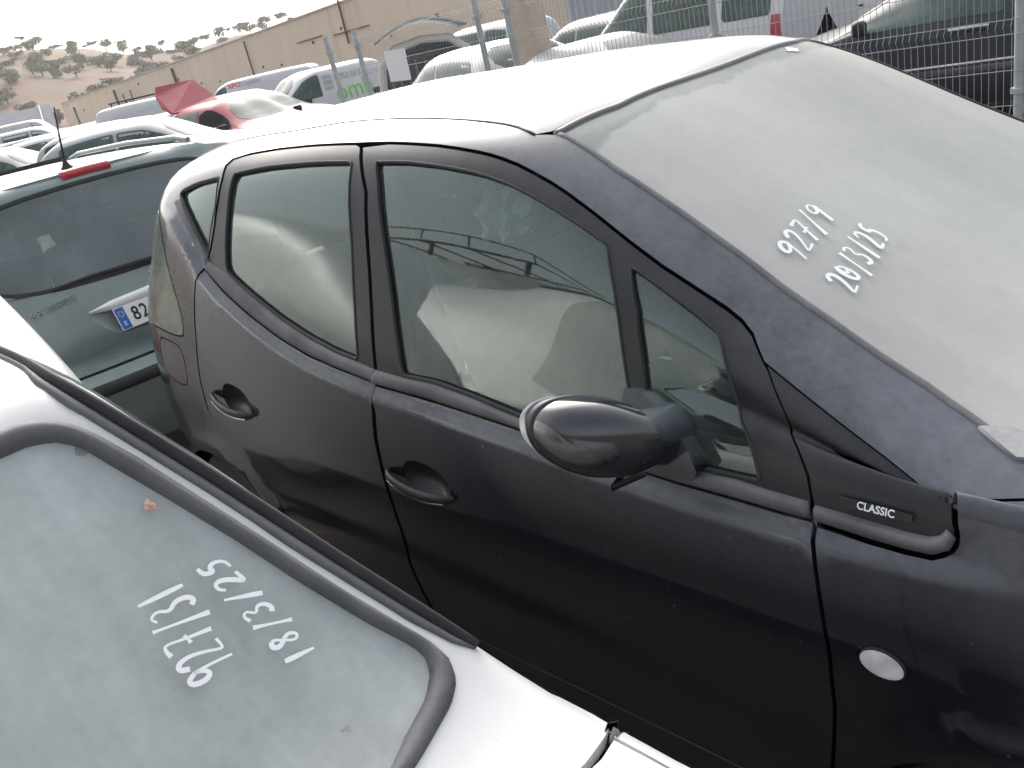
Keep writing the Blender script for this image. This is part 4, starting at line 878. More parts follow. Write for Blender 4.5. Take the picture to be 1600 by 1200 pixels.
# local frame: +X is the car's nose (away from us), +Y is its left (image left)
PZ = [.25, .40, .50, .60, .63, .75, .90, 1.00, 1.20, 1.40, 1.455, 1.485]
PX = [.02, -.02, -.03, -.01, .06, .09, .14, .20, .33, .47, .515, .60]
fxz = ncs(PZ, PX)
class Rear:
    """tail of the estate as a surface over (y, z)"""
    flip = 1.; L = 0
    def body(s, u, v):
        u = np.asarray(u, float); v = np.asarray(v, float)
        x = np.interp(v, PZ, PX)*.5+fxz(v)*.5+.16*u**2+.9*np.maximum(0, abs(u)-.6)**2+6*np.maximum(0, abs(u)-.78)**2
        return np.stack([x, -u, v], -1)
    def _n(s, u, v, e=4e-3):
        N = np.cross(s.body(u+e, v)-s.body(u-e, v), s.body(u, v+e)-s.body(u, v-e)); return N/np.linalg.norm(N, axis=-1, keepdims=True)
    bn = _n; nrm = _n
    def pos(s, u, v, off=0.):
        u = np.asarray(u, float); v = np.asarray(v, float); return s.body(u, v)+s.bn(u, v)*(off if np.ndim(off) == 0 else np.asarray(off)[..., None])
RL = Rear()
wtop = [(-.60, 1.36), (-.50, 1.392), (-.3, 1.412), (0, 1.420), (.3, 1.412), (.50, 1.392), (.60, 1.36)]
wbot = [(.655, 1.10), (.62, 1.045), (.45, 1.012), (.2, .998), (0, .995), (-.2, .998), (-.45, 1.012), (-.62, 1.045), (-.655, 1.10)]
win = rounded(wtop+wbot, 1)
rec = rounded([(-.36, .893), (-.355, .855), (-.30, .775), (-.20, .750), (.20, .750), (.30, .775), (.355, .855), (.36, .893), (0, .915)], 2)
tg = [(-.80, .64), (.80, .64), (.80, 1.02), (.76, 1.25), (.70, 1.40), (.62, 1.442), (.3, 1.466), (0, 1.472), (-.3, 1.466), (-.62, 1.442), (-.70, 1.40), (-.76, 1.25), (-.80, 1.02)]
panel('tailgate', M_teal, RL, tg, pe, [inset(win, -.004), rec], thick=.02, grid=.05)
rw = panel('rear_window', M_tealw, RL, inset(win, -.006), pe, off=-.004, thick=.004, grid=.06)
strip('window_band', M_rubber, RL, np.vstack([inset(win, -.006), inset(win, -.006)[:1]]), np.vstack([inset(win, .016), inset(win, .016)[:1]]), pe, .002, -.001, n=160)
panel('lower_band', M_rubber, RL, [(-.62, 1.03), (-.3, 1.0), (0, .994), (.3, 1.0), (.62, 1.03), (.3, 1.025), (0, 1.022), (-.3, 1.025)], rw, off=.002, thick=.003)
# plate recess bowl
n_ = len(rec); cen = rec.mean(0); vv, ff = [], []
for i in range(5):
    q = cen+(rec-cen)*(1-i*.08); vv += list(RL.pos(q[:, 0], q[:, 1], -.030*math.sin(i/4*math.pi/2)))
for i in range(4):
    for j in range(n_): ff.append((i*n_+j, i*n_+(j+1) % n_, (i+1)*n_+(j+1) % n_, (i+1)*n_+j))
ff.append(tuple(4*n_+j for j in range(n_)))
mb = MB(); mb.add(vv, ff); mb.build('plate_recess', M_teal, pe, True)
ga = [(-.352, .888), (-.25, .908), (0, .918), (.25, .908), (.352, .888)]; gb = [(-.350, .880), (-.25, .868), (0, .872), (.25, .868), (.350, .880)]
strip('plate_garnish', paint('pale_garnish', (.86, .87, .88), .15, .8, .05), RL, gb, ga, pe, .022, -.004, n=50, seg=8)  # chrome garnish: its bright sky reflection is put into a white colour
plate_m = plain('number_plate', (.80, .80, .78), .5, var=.04)
pp = RL.pos(0, .820, -.006); px_ = Vector((0, -1, 0)); py_ = Vector(RL.pos(0, .85, 0)-RL.pos(0, .80, 0))
pl = MB().box((0, 0, 0), (.52, .11, .012), bev=.005).build('number_plate', plate_m, pe); pl.matrix_local = frame(pp, px_, py_)
eu = MB().box((-.236, 0, .0068), (.042, .1, .003)).build('plate_band', plain('eu_blue', (.02, .13, .52), .5), pl)
text_mesh('band_letter', 'E', .03, M_chalk, pl, Matrix.Translation((-.236, -.026, .009)), .0005)
st_ = MB()
for k in range(12): a = k*math.pi/6; st_.box((-.236+.012*math.cos(a), .02+.012*math.sin(a), .009), (.004, .004, .001))
st_.build('band_stars', plain('star_yellow', (.75, .6, .1), .5), pl)
text_mesh('plate_characters', '82', .092, M_rubber, pl, Matrix.Translation((-.152, -.001, .0075)), .0006, .80, .001, 1.12)
a = RL.pos(-.463, .950, .004); text_mesh('maker_lettering', 'PEUGEOT', .046, M_chrome, pe, frame(a, Vector(RL.pos(-.43, .953, .004)-a), (0.1, 0, 1)), .003, 1.0, .0006, 1.05)
# lion-like emblem: rampant figure cut as a small raised badge
bpts = [(0, .030), (.008, .020), (.018, .026), (.012, .010), (.026, .006), (.012, -.002), (.018, -.022), (.006, -.016), (.0, -.03), (-.008, -.014), (-.02, -.02), (-.012, .0), (-.022, .012), (-.009, .012)]
panel('maker_emblem', M_chrome, RL, [(a_, .955+b_) for a_, b_ in bpts], pe, off=.005, thick=.006, grid=.02)
# bumper
bp = [(-.84, .26), (.84, .26), (.84, .632), (-.84, .632)]
class Bump(Rear):
    def body(s, u, v): P = Rear.body(s, u, v); P[..., 0] -= .012; return P
BL = Bump()
panel('rear_bumper', M_teal, BL, bp, pe, thick=.03, grid=.04)
strip('bumper_strip', M_rubber, BL, [(-.84, .545), (0, .545), (.84, .545)], [(-.84, .603), (0, .603), (.84, .603)], pe, .012, .001, n=80)
scf = MB()
for k in range(9):
    u, v = -.17+.05*random.random(), .50+.03*random.random(); w_ = .006+.01*random.random()
    q = RL.pos(np.array([u-w_, u+w_, u+w_*.6, u-w_*.8]), np.array([v-.004, v-.007, v+.006, v+.008]), .0165); scf.add(q, [(0, 1, 2, 3)])
scf.build('paint_scuff', M_chalk, pe, fix=False)
for s_ in (-1, 1):
    panel('tail_lamp', M_red, RL, [(s_*.68, .70), (s_*.83, .72), (s_*.83, 1.16), (s_*.75, 1.20), (s_*.70, .95)], pe, off=.006, thick=.01)
# rear wiper
wv = [(.02, 1.012), (-.18, 1.022), (-.42, 1.022)]
P3 = [RL.pos(a_, b_, .018) for a_, b_ in [(.02, 1.005), (-.1, 1.013), (-.28, 1.018), (-.44, 1.012)]]
MB().tube(P3, [.016, .011, .008, .006], 8, flat=.6).build('rear_wiper', M_rubber, pe, True)
# roof and flanks
rx = np.array([.525, .55, .62, .80, 1.3, 2.0, 2.5]); rz_ = np.array([1.466, 1.474, 1.480, 1.484, 1.486, 1.475, 1.45])
vv, ff = [], []; yy = np.array([-.70, -.68, -.62, -.5, -.3, 0, .3, .5, .62, .68, .70]); dz = np.array([-.10, -.06, -.028, -.012, -.003, 0, -.003, -.012, -.028, -.06, -.10])
for i, (x, z) in enumerate(zip(rx, rz_)):
    cur = .16*yy**2+.9*np.maximum(0, abs(yy)-.6)**2 if i < 4 else .0*yy; k_ = max(0, 1-i/4.)
    for y_, d_, c_ in zip(yy, dz, cur): vv.append((x+c_*k_, y_, z+d_))
m_ = len(yy)
for i in range(len(rx)-1):
    for j in range(m_-1): ff.append((i*m_+j, i*m_+j+1, (i+1)*m_+j+1, (i+1)*m_+j))
mb = MB(); mb.add(vv, ff); rf = mb.build('roof', M_teal, pe, True); s2 = rf.modifiers.new('soft', 'SUBSURF'); s2.levels = 2; s2.render_levels = 2
so2 = rf.modifiers.new('thick', 'SOLIDIFY'); so2.thickness = .02
for s_ in (-1, 1):
    r_ = MB().tube([(.62, s_*.60, 1.465), (.75, s_*.60, 1.485), (1.4, s_*.6, 1.495), (2.2, s_*.6, 1.48), (2.4, s_*.6, 1.45)], .014, 8).build('roof_rail', M_teal, pe, True)
    q = [(.42, s_*.86, .3), (4.0, s_*.86, .3), (4.1, s_*.84, .85), (3.0, s_*.84, .95), (2.5, s_*.70, 1.40), (.58, s_*.70, 1.40), (.45, s_*.83, 1.0), (.35, s_*.855, .6)]
    mb = MB(); mb.add(q+[(a_, b_-s_*.03, c_) for a_, b_, c_ in q], [tuple(range(8)), tuple(range(15, 7, -1))]+[(i, (i+1) % 8, 8+(i+1) % 8, 8+i) for i in range(8)]); mb.build('flank', M_teal, pe)
    for x in (.95, 3.55): wheel(pe, (x, s_*.76, .29), .29, .19, s_)
mb = MB(); q = [(2.45, -.70, 1.48), (2.45, .70, 1.48), (3.1, .78, .96), (3.1, -.78, .96), (4.1, .70, .80), (4.1, -.70, .80), (4.2, .70, .4), (4.2, -.70, .4)]
mb.add(q, [(3, 2, 4, 5), (5, 4, 6, 7)]); mb.build('bonnet', M_teal, pe)
mb = MB(); mb.add(q[:4], [(0, 1, 2, 3)]); mb.build('windscreen', M_drkg, pe)
MB().box((2.2, 0, .32), (3.8, 1.6, .08)).build('underbody', M_dark, pe)
for y in (-.42, 0, .42): MB().box((.98, y, .86), (.16, .40, .50), bev=.06).box((1.0, y, 1.19), (.09, .24, .15), bev=.04).build('rear_seat', M_cloth, pe, True)
for y in (-.38, .38): MB().box((1.85, y, .86), (.16, .46, .62), bev=.06).box((1.87, y, 1.24), (.09, .26, .17), bev=.04).build('front_seat', M_cloth, pe, True)
la = [RL.pos(u, v, .004) for u, v in ((-.115, 1.446), (.115, 1.446))]
mb = MB(); lam = []
strip('brake_light', M_red, RL, [(-.118, 1.440), (0, 1.443), (.118, 1.440)], [(-.115, 1.468), (0, 1.472), (.115, 1.468)], pe, .020, .0, n=30, seg=8)
ab = Vector((.63, .035, 1.477))
an = MB().lathe([(.030, 0), (.029, .006), (.020, .014), (.012, .030), (.007, .045), (.001, .046)], 18, Matrix.Translation(ab) @ Matrix.Rotation(RAD(90), 4, 'X')).build('aerial_base', M_rubber, pe, True)
MB().tube([ab+Vector((0, 0, .03)), ab+Vector((-.006, -.02, .15)), ab+Vector((-.012, -.045, .28))], [.0065, .0045, .003], 8).build('aerial_mast', M_rubber, pe, True)

# ------------------------------------------------------------------ other vehicles in the yard
PAINTS = {}
def pcol(name, col, **k):
    if name not in PAINTS: PAINTS[name] = paint(name, col, **{**dict(rough=.5, coat=.12, dust=.32, dustcol=(.42, .40, .37), base_dust=.3), **k})
    return PAINTS[name]
WH = lambda: M_white
M_grn = paint('green_window', (.025, .05, .044), .16, 0., .30, (.28, .34, .31), .5, 3.)
M_pgl = paint('pale_window', (.05, .068, .064), .45, 0., .45, (.28, .31, .295), .55, 3.)
def make_loft(k):
    """k: length stations etc. nose at +x, origin mid length on the ground"""
    X = np.array([q[0] for q in k['H']], float); H = np.array([q[1] for q in k['H']]); hw = k['half']; zb0 = k['zb']; g0, g1 = k['green']
    cab = sstep(g0-.35, g0+.25, X)*(1-sstep(g1-.55, g1+.1, X))
    zr = H-.045-.05*cab; zb = np.minimum(zb0, H-.10)
    yr = (k['rail'])*cab+(hw*.84)*(1-cab); yb = np.full(len(X), hw*.965)
    endf = np.interp(X, [X[0], X[0]+.12, X[0]+.5, X[-1]-.6, X[-1]-.15, X[-1]], [k.get('rear', .86), .96, 1, 1, .93, .80])
    z7 = zr+(H-zr)*.65; y7 = yr*.8; y5 = (yb+yr)/2+.015; z5 = (zb+zr)/2; o = 0*X
    Y = np.stack([o+hw*.92, o+hw*.985, o+hw, o+hw*.99, yb, y5, yr, y7, o], 1)*endf[:, None]
    zl = np.minimum(.62, zb-.22)
    Z = np.stack([o+.22, o+.40, zl, np.minimum(.80, zb-.1), zb, z5, zr, z7, H], 1)
    Lk = Loft(X, Y, Z, [0, .22, .42, .62, .76, 1.0, 1.26, 1.38, 1.38+k['rail']*.85], fit=pchip)
    return Lk
CK = {
 'hatch': dict(H=[(-1.95, .98), (-1.88, 1.10), (-1.7, 1.30), (-1.35, 1.44), (-.6, 1.475), (.0, 1.45), (.35, 1.33), (.75, 1.11), (1.0, .99), (1.4, .93), (1.75, .82), (1.95, .62)], half=.84, rail=.60, zb=.90, green=(-1.6, .95), win=[(-1.50, -.42), (-.36, .62)], ws=(.28, .90), rw=(-1.86, -1.45), wb=(-1.25, 1.25)),
 'estate': dict(H=[(-2.2, .98), (-2.13, 1.12), (-1.95, 1.34), (-1.6, 1.45), (-.7, 1.485), (.1, 1.45), (.45, 1.33), (.85, 1.11), (1.1, .99), (1.5, .93), (1.95, .82), (2.2, .62)], half=.86, rail=.61, zb=.92, green=(-1.85, 1.05), win=[(-1.95, -1.3), (-1.22, -.35), (-.28, .75)], ws=(.38, 1.0), rw=(-2.1, -1.75), wb=(-1.35, 1.35)),
 'sedan': dict(H=[(-2.25, .86), (-2.1, .98), (-1.6, 1.03), (-1.35, 1.12), (-.9, 1.33), (-.5, 1.42), (.1, 1.40), (.5, 1.27), (.95, 1.07), (1.2, .96), (1.6, .90), (2.0, .78), (2.2, .60)], half=.87, rail=.58, zb=.90, green=(-1.1, 1.1), win=[(-1.0, -.3), (-.24, .82)], ws=(.42, 1.08), rw=(-1.42, -.78), wb=(-1.35, 1.35)),
 'mpv': dict(H=[(-2.0, 1.50), (-1.95, 1.66), (-1.75, 1.76), (-1.2, 1.81), (-.2, 1.81), (.25, 1.74), (.6, 1.52), (.95, 1.24), (1.2, 1.10), (1.6, 1.02), (1.85, .88), (2.0, .66)], half=.84, rail=.66, zb=1.08, green=(-2.3, 1.15), win=[(-1.85, -1.22), (-1.1, -.18), (-.08, .80)], ws=(.38, 1.06), rw=None, wb=(-1.35, 1.30), rear=.97),
 'van': dict(H=[(-2.0, 1.62), (-1.95, 1.74), (-1.75, 1.80), (-1.2, 1.82), (-.2, 1.82), (.25, 1.74), (.6, 1.52), (.95, 1.24), (1.2, 1.10), (1.6, 1.02), (1.85, .88), (2.0, .66)], half=.84, rail=.72, zb=1.08, green=(-2.3, 1.15), win=[(-.10, .80)], ws=(.38, 1.06), rw=None, wb=(-1.35, 1.30), rear=.97),
 'bigvan': dict(H=[(-2.6, 2.1), (-2.55, 2.22), (-2.3, 2.28), (-1.0, 2.30), (.6, 2.28), (1.1, 2.16), (1.45, 1.82), (1.8, 1.42), (2.05, 1.25), (2.35, 1.12), (2.52, .95), (2.62, .7)], half=.97, rail=.82, zb=1.25, green=(-3.2, 1.95), win=[(.75, 1.62)], ws=(1.2, 1.88), rw=None, wb=(-1.7, 1.75), rear=.97),
}
MESH = {}
def build_kind(kn):
    k = CK[kn]; Lk = make_loft(k); root = empty('proto'); u0, u1 = Lk.X[0], Lk.X[-1]
    nu, nv = 150, 90; uu = np.linspace(u0, u1, nu); vv = np.linspace(0, 2*Lk.L, nv); U, V = np.meshgrid(uu, vv, indexing='ij'); P = Lk.body(U, V)
    # wheel arches: push skin inside round the wheels
    mb = MB(); mb.add(P.reshape(-1, 3), [(i*nv+j, (i+1)*nv+j, (i+1)*nv+j+1, i*nv+j+1) for i in range(nu-1) for j in range(nv-1)
        if not any(math.hypot(uu[i]+.5*(uu[1]-uu[0])-wx, P[i, j, 2]-.3) < .35 and (vv[j] < .6 or vv[j] > 2*Lk.L-.6) for wx in k['wb'])])
    for uq, sg in ((0, -1), (nu-1, 1)):
        c = P[uq].mean(0); rings = [P[uq]]+[c+(P[uq]-c)*(1-t)+[sg*.06*math.sin(t*1.5), 0, 0] for t in (.08, .3, .6, .97)]
        mb.add(np.concatenate(rings), [(a*nv+i, a*nv+i+1, (a+1)*nv+i+1, (a+1)*nv+i) for a in range(4) for i in range(nv-1)])
    mb.build('body', M_white, root, True)
    f = lambda p, s_: np.array(p, float) if s_ < 0 else mir(Lk, p)
    for s_ in (-1, 1):
        for i, (a, b_) in enumerate(k['win']):
            vt = 1.225; vb_ = .80; last = i == len(k['win'])-1
            pts = [(a, vb_), (b_+(.16 if last else 0), vb_), (b_+(.10 if last else 0), (vt+vb_)/2+.08), (b_-(.05 if last else 0), vt), (a, vt)]
            if i == 0 and kn in ('hatch', 'estate', 'sedan'): pts = [(a+.02, vb_+.06), (a+.14, vb_), (b_, vb_), (b_, vt), (a+.12, vt-.02)]
            panel('side_window', M_grn, Lk, f(rounded(dense(pts, .14), 2), s_), root, off=.004, thick=.006, grid=.09)
        panel('headlamp', M_lens, Lk, f([(u1-.28, .60), (u1-.06, .56), (u1-.04, .72), (u1-.22, .78)], s_), root, off=.005, thick=.006, grid=.08)
        tz = {'bigvan': (.5, .9), 'mpv': (.62, .80), 'van': (.62, .80)}.get(kn, (.62, .86))
        panel('tail_lamp', M_red, Lk, f([(u0+.02, tz[0]), (u0+.16, tz[0]), (u0+.14, tz[1]), (u0+.02, tz[1])], s_), root, off=.005, thick=.006, grid=.08)
        ub = k['ws'][1]-.22; q = Lk.pos(ub, .80 if s_ < 0 else 2*Lk.L-.80, 0.)
        MB().box((q[0], q[1]+s_*.10, q[2]+.06), (.09, .20, .13), bev=.04).build('door_mirror', M_rubber, root, True)
        for a, b_ in k['win'][-2:]:
            q = f([((a+.10), .66)], s_)[0]; q2 = f([((a+.26), .66)], s_)[0]
            MB().tube([Lk.pos(*q, .008), Lk.pos(*((q+q2)/2), .03), Lk.pos(*q2, .008)], .012, 6).build('door_handle', M_rubber, root, True)
        strip('side_moulding', M_dustrub, Lk, f([(k['wb'][0]+.42, .30), (k['wb'][1]-.42, .30)], s_), f([(k['wb'][0]+.42, .36), (k['wb'][1]-.42, .36)], s_), root, .008, 0, n=24)
        for wx in k['wb']: wheel(root, (wx, s_*(k['half']-.12), .30), .30, .19, s_)
    a, b_ = k['ws']; panel('windscreen', M_pgl, Lk, rounded([(a, 1.40), (b_, 1.36), (b_+.05, Lk.L), (b_, 2*Lk.L-1.36), (a, 2*Lk.L-1.40), (a+.02, Lk.L)], 1), root, off=.004, thick=.006, grid=.1)
    if k['rw']:
        a, b_ = k['rw']; panel('rear_window', M_pgl, Lk, rounded([(a, 1.38), (b_, 1.40), (b_-.02, Lk.L), (b_, 2*Lk.L-1.40), (a, 2*Lk.L-1.38), (a-.02, Lk.L)], 1), root, off=.004, thick=.006, grid=.1)
    MB().box((0, 0, .28), (u1-u0-.5, k['half']*1.6, .12)).build('underbody', M_dark, root)
    pl_ = MB().box((u1+.062, 0, .42), (.012, .5, .11)).build('number_plate', plain('plate_white', (.75, .75, .72), .5) if 'plate_white' not in MATS else MATS['plate_white'], root)
    MESH[kn] = (root, Lk); return root
def place(kn, name, x, y, deg, label, mat, z=None, group='parked cars in the scrapyard', cat=None, tilt=(0, 0), glassmat=None):
    if kn not in MESH: build_kind(kn)
    root = MESH[kn][0]
    if root.name.startswith('proto'): o = root; o.name = name
    else: o = copy_tree(root); o.name = name
    for c in list(o.children):
        if c.name.split('.')[0] == 'body':
            c.material_slots[0].link = 'OBJECT'; c.material_slots[0].material = mat
    if z is None: z = float(G(x, y))
    o.location = (x, y, z); o.rotation_euler = (RAD(tilt[0]), RAD(tilt[1]), RAD(deg))
    tag(o, label, cat or ('van' if kn in ('van', 'bigvan', 'mpv') else 'car'), group); return o
def child_panel(root, kn, *a, **k): return panel(*a[:2], MESH[kn][1], a[2], root, **k)
silver = pcol('silver_paint', (.40, .41, .425), metallic=.3); beige = pcol('beige_paint', (.50, .47, .42)); grey = pcol('grey_paint', (.30, .31, .32)); red = pcol('red_paint', (.36, .035, .05), dust=.28, dustcol=(.50, .33, .32))
navy = pcol('navy_paint', (.012, .016, .028), dust=.14); blue = pcol('blue_paint', (.05, .09, .22)); pearl = pcol('pearl_paint', (.66, .68, .70)); teal2 = pcol('pale_teal_paint', (.34, .45, .47))
def dirs(az, D): return .192+D*math.cos(RAD(az)), -1.847+D*math.sin(RAD(az))
def pl(kn, name, az, D, deg, label, mat, **k):
    x, y = dirs(az, D); return place(kn, name, x, y, deg, label, mat, **k)
M_wht = pcol('aged_white', (.58, .59, .60), dust=.25)
# --- beyond the mesh fence
kg = place('mpv', 'white_minivan', -6.55, 8.5, 174, 'white minivan with green windows directly behind the mesh fence', M_wht)
ns = place('sedan', 'navy_saloon', -2.4, 7.05, 184, 'dark navy saloon with chrome side strip behind the fence at the right edge', navy)
place('sedan', 'silver_saloon', -6.75, 6.45, 178, 'silver saloon whose pale roof shows above the black hatchback roof', silver).scale = (.95, .95, .92)
place('hatch', 'grey_hatchback', -9.6, 10.4, 172, 'grey hatchback with a blanked side window behind the beige post', grey)
place('mpv', 'white_small_van', -14.4, 12.4, 175, 'small white high-roof van between the two galvanised posts', M_wht)
place('hatch', 'pale_bonnet_hatchback', -9.5, 7.3, 165, 'pale hatchback with rounded bonnet left of the beige post', pearl)
place('hatch', 'teal_hatchback', -10.6, 14.0, 160, 'pale teal hatchback behind the grey hatchback', teal2)
place('estate', 'silver_estate_far', -15.4, 11.6, 160, 'silver estate lying beyond the white sheet on the fence', silver)
place('mpv', 'white_rear_minivan', -5.0, 11.6, 172, 'white minivan seen between the front white minivan and the navy saloon', M_wht)
# --- left of the fence
ov = place('van', 'green_lettered_van', -19.87, 11.33, 262, 'white panel van with green omb lettering and grey bars', M_wht)
rc = place('hatch', 'red_hatchback', -16.2, 7.3, 4, 'red hatchback with its tailgate raised and side glass missing', red)
xv = pl('bigvan', 'white_logistics_van', 149.6, 33, 222, 'white van lettered XPO Logistics against the tan hall', M_wht)
wv_ = pl('bigvan', 'white_roofbar_van', 155.0, 31, 30, 'white high van with a roof bar behind the raised red tailgate', M_wht)
pl('hatch', 'silver_hatchback', 155.9, 16.5, 42, 'silver hatchback with curved roof just behind the green estate', silver)
pl('estate', 'beige_estate', 156.6, 21, 42, 'beige estate with dark roof bars behind the silver hatchback', beige)
pl('hatch', 'blue_hatchback', 157.6, 27, 60, 'blue hatchback parked below the tan hall', blue)
pl('hatch', 'white_roof_hatchback', 160.3, 27, 50, 'white hatchback whose roof shows beside the aerial mast', M_wht)
pl('sedan', 'white_saloon', 162.1, 30, 45, 'white saloon in the second row at the far left', M_wht)
pl('estate', 'pale_teal_estate', 161.7, 42, 50, 'pale teal estate in the third row at the far left', teal2)
pl('mpv', 'white_far_van', 161.9, 38, 60, 'white small van below the grey shed', M_wht)
pl('sedan', 'grey_saloon', 164.0, 30, 45, 'dark grey saloon cut by the left edge', grey)
pl('hatch', 'pearl_hatchback', 159.6, 33, 50, 'pearl white hatchback in the back row, left of the blue one', pearl)
pl('hatch', 'cream_hatchback', 164.0, 22, 40, 'cream hatchback at the left edge behind the green estate', beige)
pl('hatch', 'silver_row_hatchback', 159.4, 38, 46, 'silver hatchback in the middle row, right of the aerial mast', silver)
pl('estate', 'grey_row_estate', 160.2, 40, 55, 'grey estate in the last row below the tan hall corner', grey)
for i_, (kn_, nm_, az_, D_, hd_, lb_, mt_) in enumerate((
    ('estate', 'white_gap_estate', 155.2, 33, 48, 'white estate in the back row right of the blue hatchback', M_wht),
    ('hatch', 'red_brown_hatchback', 158.9, 46, 50, 'dull maroon hatchback deep in the back rows', pcol('maroon_paint', (.16, .05, .05))),
    ('mpv', 'grey_mpv', 163.3, 46, 52, 'grey people carrier in the rows at the far left', grey),
    ('hatch', 'teal_row_hatchback', 162.9, 36, 46, 'dark teal hatchback in the rows at the far left', pcol('dark_teal_paint', (.04, .09, .10))),
    ('estate', 'black_row_estate', 161.2, 34, 46, 'black estate behind the aerial mast', pcol('black_row_paint', (.02, .02, .022))),
    ('sedan', 'silver_row_saloon', 158.6, 30, 40, 'silver saloon between the silver hatchback and the aerial mast', silver),
    ('hatch', 'white_far_hatchback', 160.6, 55, 50, 'tiny white hatchback in the farthest row', M_wht),
    ('sedan', 'beige_far_saloon', 158.4, 60, 50, 'tiny beige saloon in the farthest row', beige),
    ('bigvan', 'white_corner_van', 162.6, 60, 60, 'white van in the farthest row by the hall corner', M_wht),
    ('sedan', 'dark_row_saloon', 154.2, 22, 20, 'dark saloon tucked behind the red hatchback', navy))): pl(kn_, nm_, az_, D_, hd_, lb_, mt_)
pl('hatch', 'white_back_hatchback', 149.0, 27, 20, 'white hatchback between the red hatchback and the logistics van', M_wht)
pl('estate', 'silver_back_estate', 149.6, 23, 10, 'silver estate half hidden by the green lettered van', silver)
pl('estate', 'white_back_estate', 153.2, 26, 230, 'white estate behind the raised red tailgate', pearl)
xv.scale = (.9, .9, .9); wv_.scale = (.80, .80, .80)
# details on those cars
Ls = MESH['sedan'][1]
strip('chrome_side_strip', M_chrome, Ls, mir(Ls, [(-1.25, .365), (.0, .365), (1.0, .365)]), mir(Ls, [(-1.25, .39), (.0, .39), (1.0, .39)]), ns, .01, .004, n=24)
MB().tube([Ls.pos(-.14, 2*Ls.L-.685, .012), Ls.pos(.02, 2*Ls.L-.685, .036), Ls.pos(.16, 2*Ls.L-.685, .012)], .014, 8).build('chrome_handle', M_chrome, ns, True)
Lh = MESH['hatch'][1]
for c in list(rc.children):
    if c.name.split('.')[0] in ('rear_window',): bpy.data.objects.remove(c)
op = panel('dark_opening_sheet', M_dark, Lh, rounded([(-.36, .80), (.78, .80), (.70, 1.10), (.57, 1.225), (-.36, 1.225)], 1), rc, off=.007, thick=.004, grid=.09)  # dark sheet over the side window, painting the shade of the open cabin
tgp = [(-.02, -.66, 0), (-.05, -.70, .35), (-.02, -.60, .80), (.06, -.50, 1.0), (.06, .50, 1.0), (-.02, .60, .80), (-.05, .70, .35), (-.02, .66, 0)]
mb = MB(); mb.add(tgp+[(a+.04, b_*.97, c_) for a, b_, c_ in tgp], [tuple(range(8)), tuple(range(15, 7, -1))]+[(i, (i+1) % 8, 8+(i+1) % 8, 8+i) for i in range(8)])
t_ = mb.build('raised_tailgate', red, rc); t_.location = (-1.45, 0, 1.40); t_.rotation_euler = (0, RAD(-52), 0); t_.scale = (1, .92, .80)
# lettering on vans
Lv = MESH['van'][1]; M_grnl = plain('green_letters', (.18, .50, .12), .6, var=.05); M_gryl = plain('grey_letters', (.36, .37, .40), .6, var=.05); M_redl = plain('red_letters', (.60, .08, .10), .6, var=.05)
def van_text(root, Lk, body, u, v, size, mat, nm='lettering', xs=1., bold=0.):
    v2 = 2*Lk.L-v; P = Lk.pos(u, v2, .006); e = Lk.pos(u-.02, v2, .006)-P; f_ = Lk.pos(u, v2-.02, .006)-P
    return text_mesh(nm, body, size, mat, root, frame(P, e, f_), .001, xs, bold)
van_text(ov, Lv, 'omb', -1.02, .80, .62, M_grnl, 'green_lettering', 1.0, .004)
van_text(ov, Lv, '952 26 2', -1.00, 1.085, .20, M_gryl, 'phone_number', .9, .004)
def strips(root, Lk, u, v, w, h, nm, mat): return panel(nm, mat, Lk, mir(Lk, [(u-w/2, v-h/2), (u+w/2, v-h/2), (u+w/2, v+h/2), (u-w/2, v+h/2)]), root, off=.005, thick=.003, grid=.08)
for i, v in enumerate((1.13, 1.03, .92)): strips(ov, Lv, -.33, v, .26-.02*(i == 0), .07 if i == 0 else .085, 'grey_bar', M_gryl)
strips(ov, Lv, -.56, 1.085, .09, .07, 'telephone_mark', M_gryl)
Lb = MESH['bigvan'][1]
van_text(xv, Lb, 'XPO', .42, 1.19, .26, M_redl, 'red_lettering', 1.0, .006)
van_text(xv, Lb, 'Logistics', -.26, 1.19, .24, M_gryl, 'grey_lettering', .95, .004)
strips(xv, Lb, -1.85, 1.0, .5, .28, 'grey_patch', M_gryl)
MB().tube([(-2.0, -.5, 2.42), (1.0, -.5, 2.42)], .03, 6).tube([(-2.0, .5, 2.42), (1.0, .5, 2.42)], .03, 6).tube([(-1.9, -.5, 2.42), (-1.9, -.5, 2.24)], .03, 5).tube([(.9, -.5, 2.42), (.9, -.5, 2.24)], .03, 5).tube([(-1.9, .5, 2.42), (-1.9, .5, 2.24)], .03, 5).tube([(.9, .5, 2.42), (.9, .5, 2.24)], .03, 5).build('roof_bar', M_rubber, wv_, True)
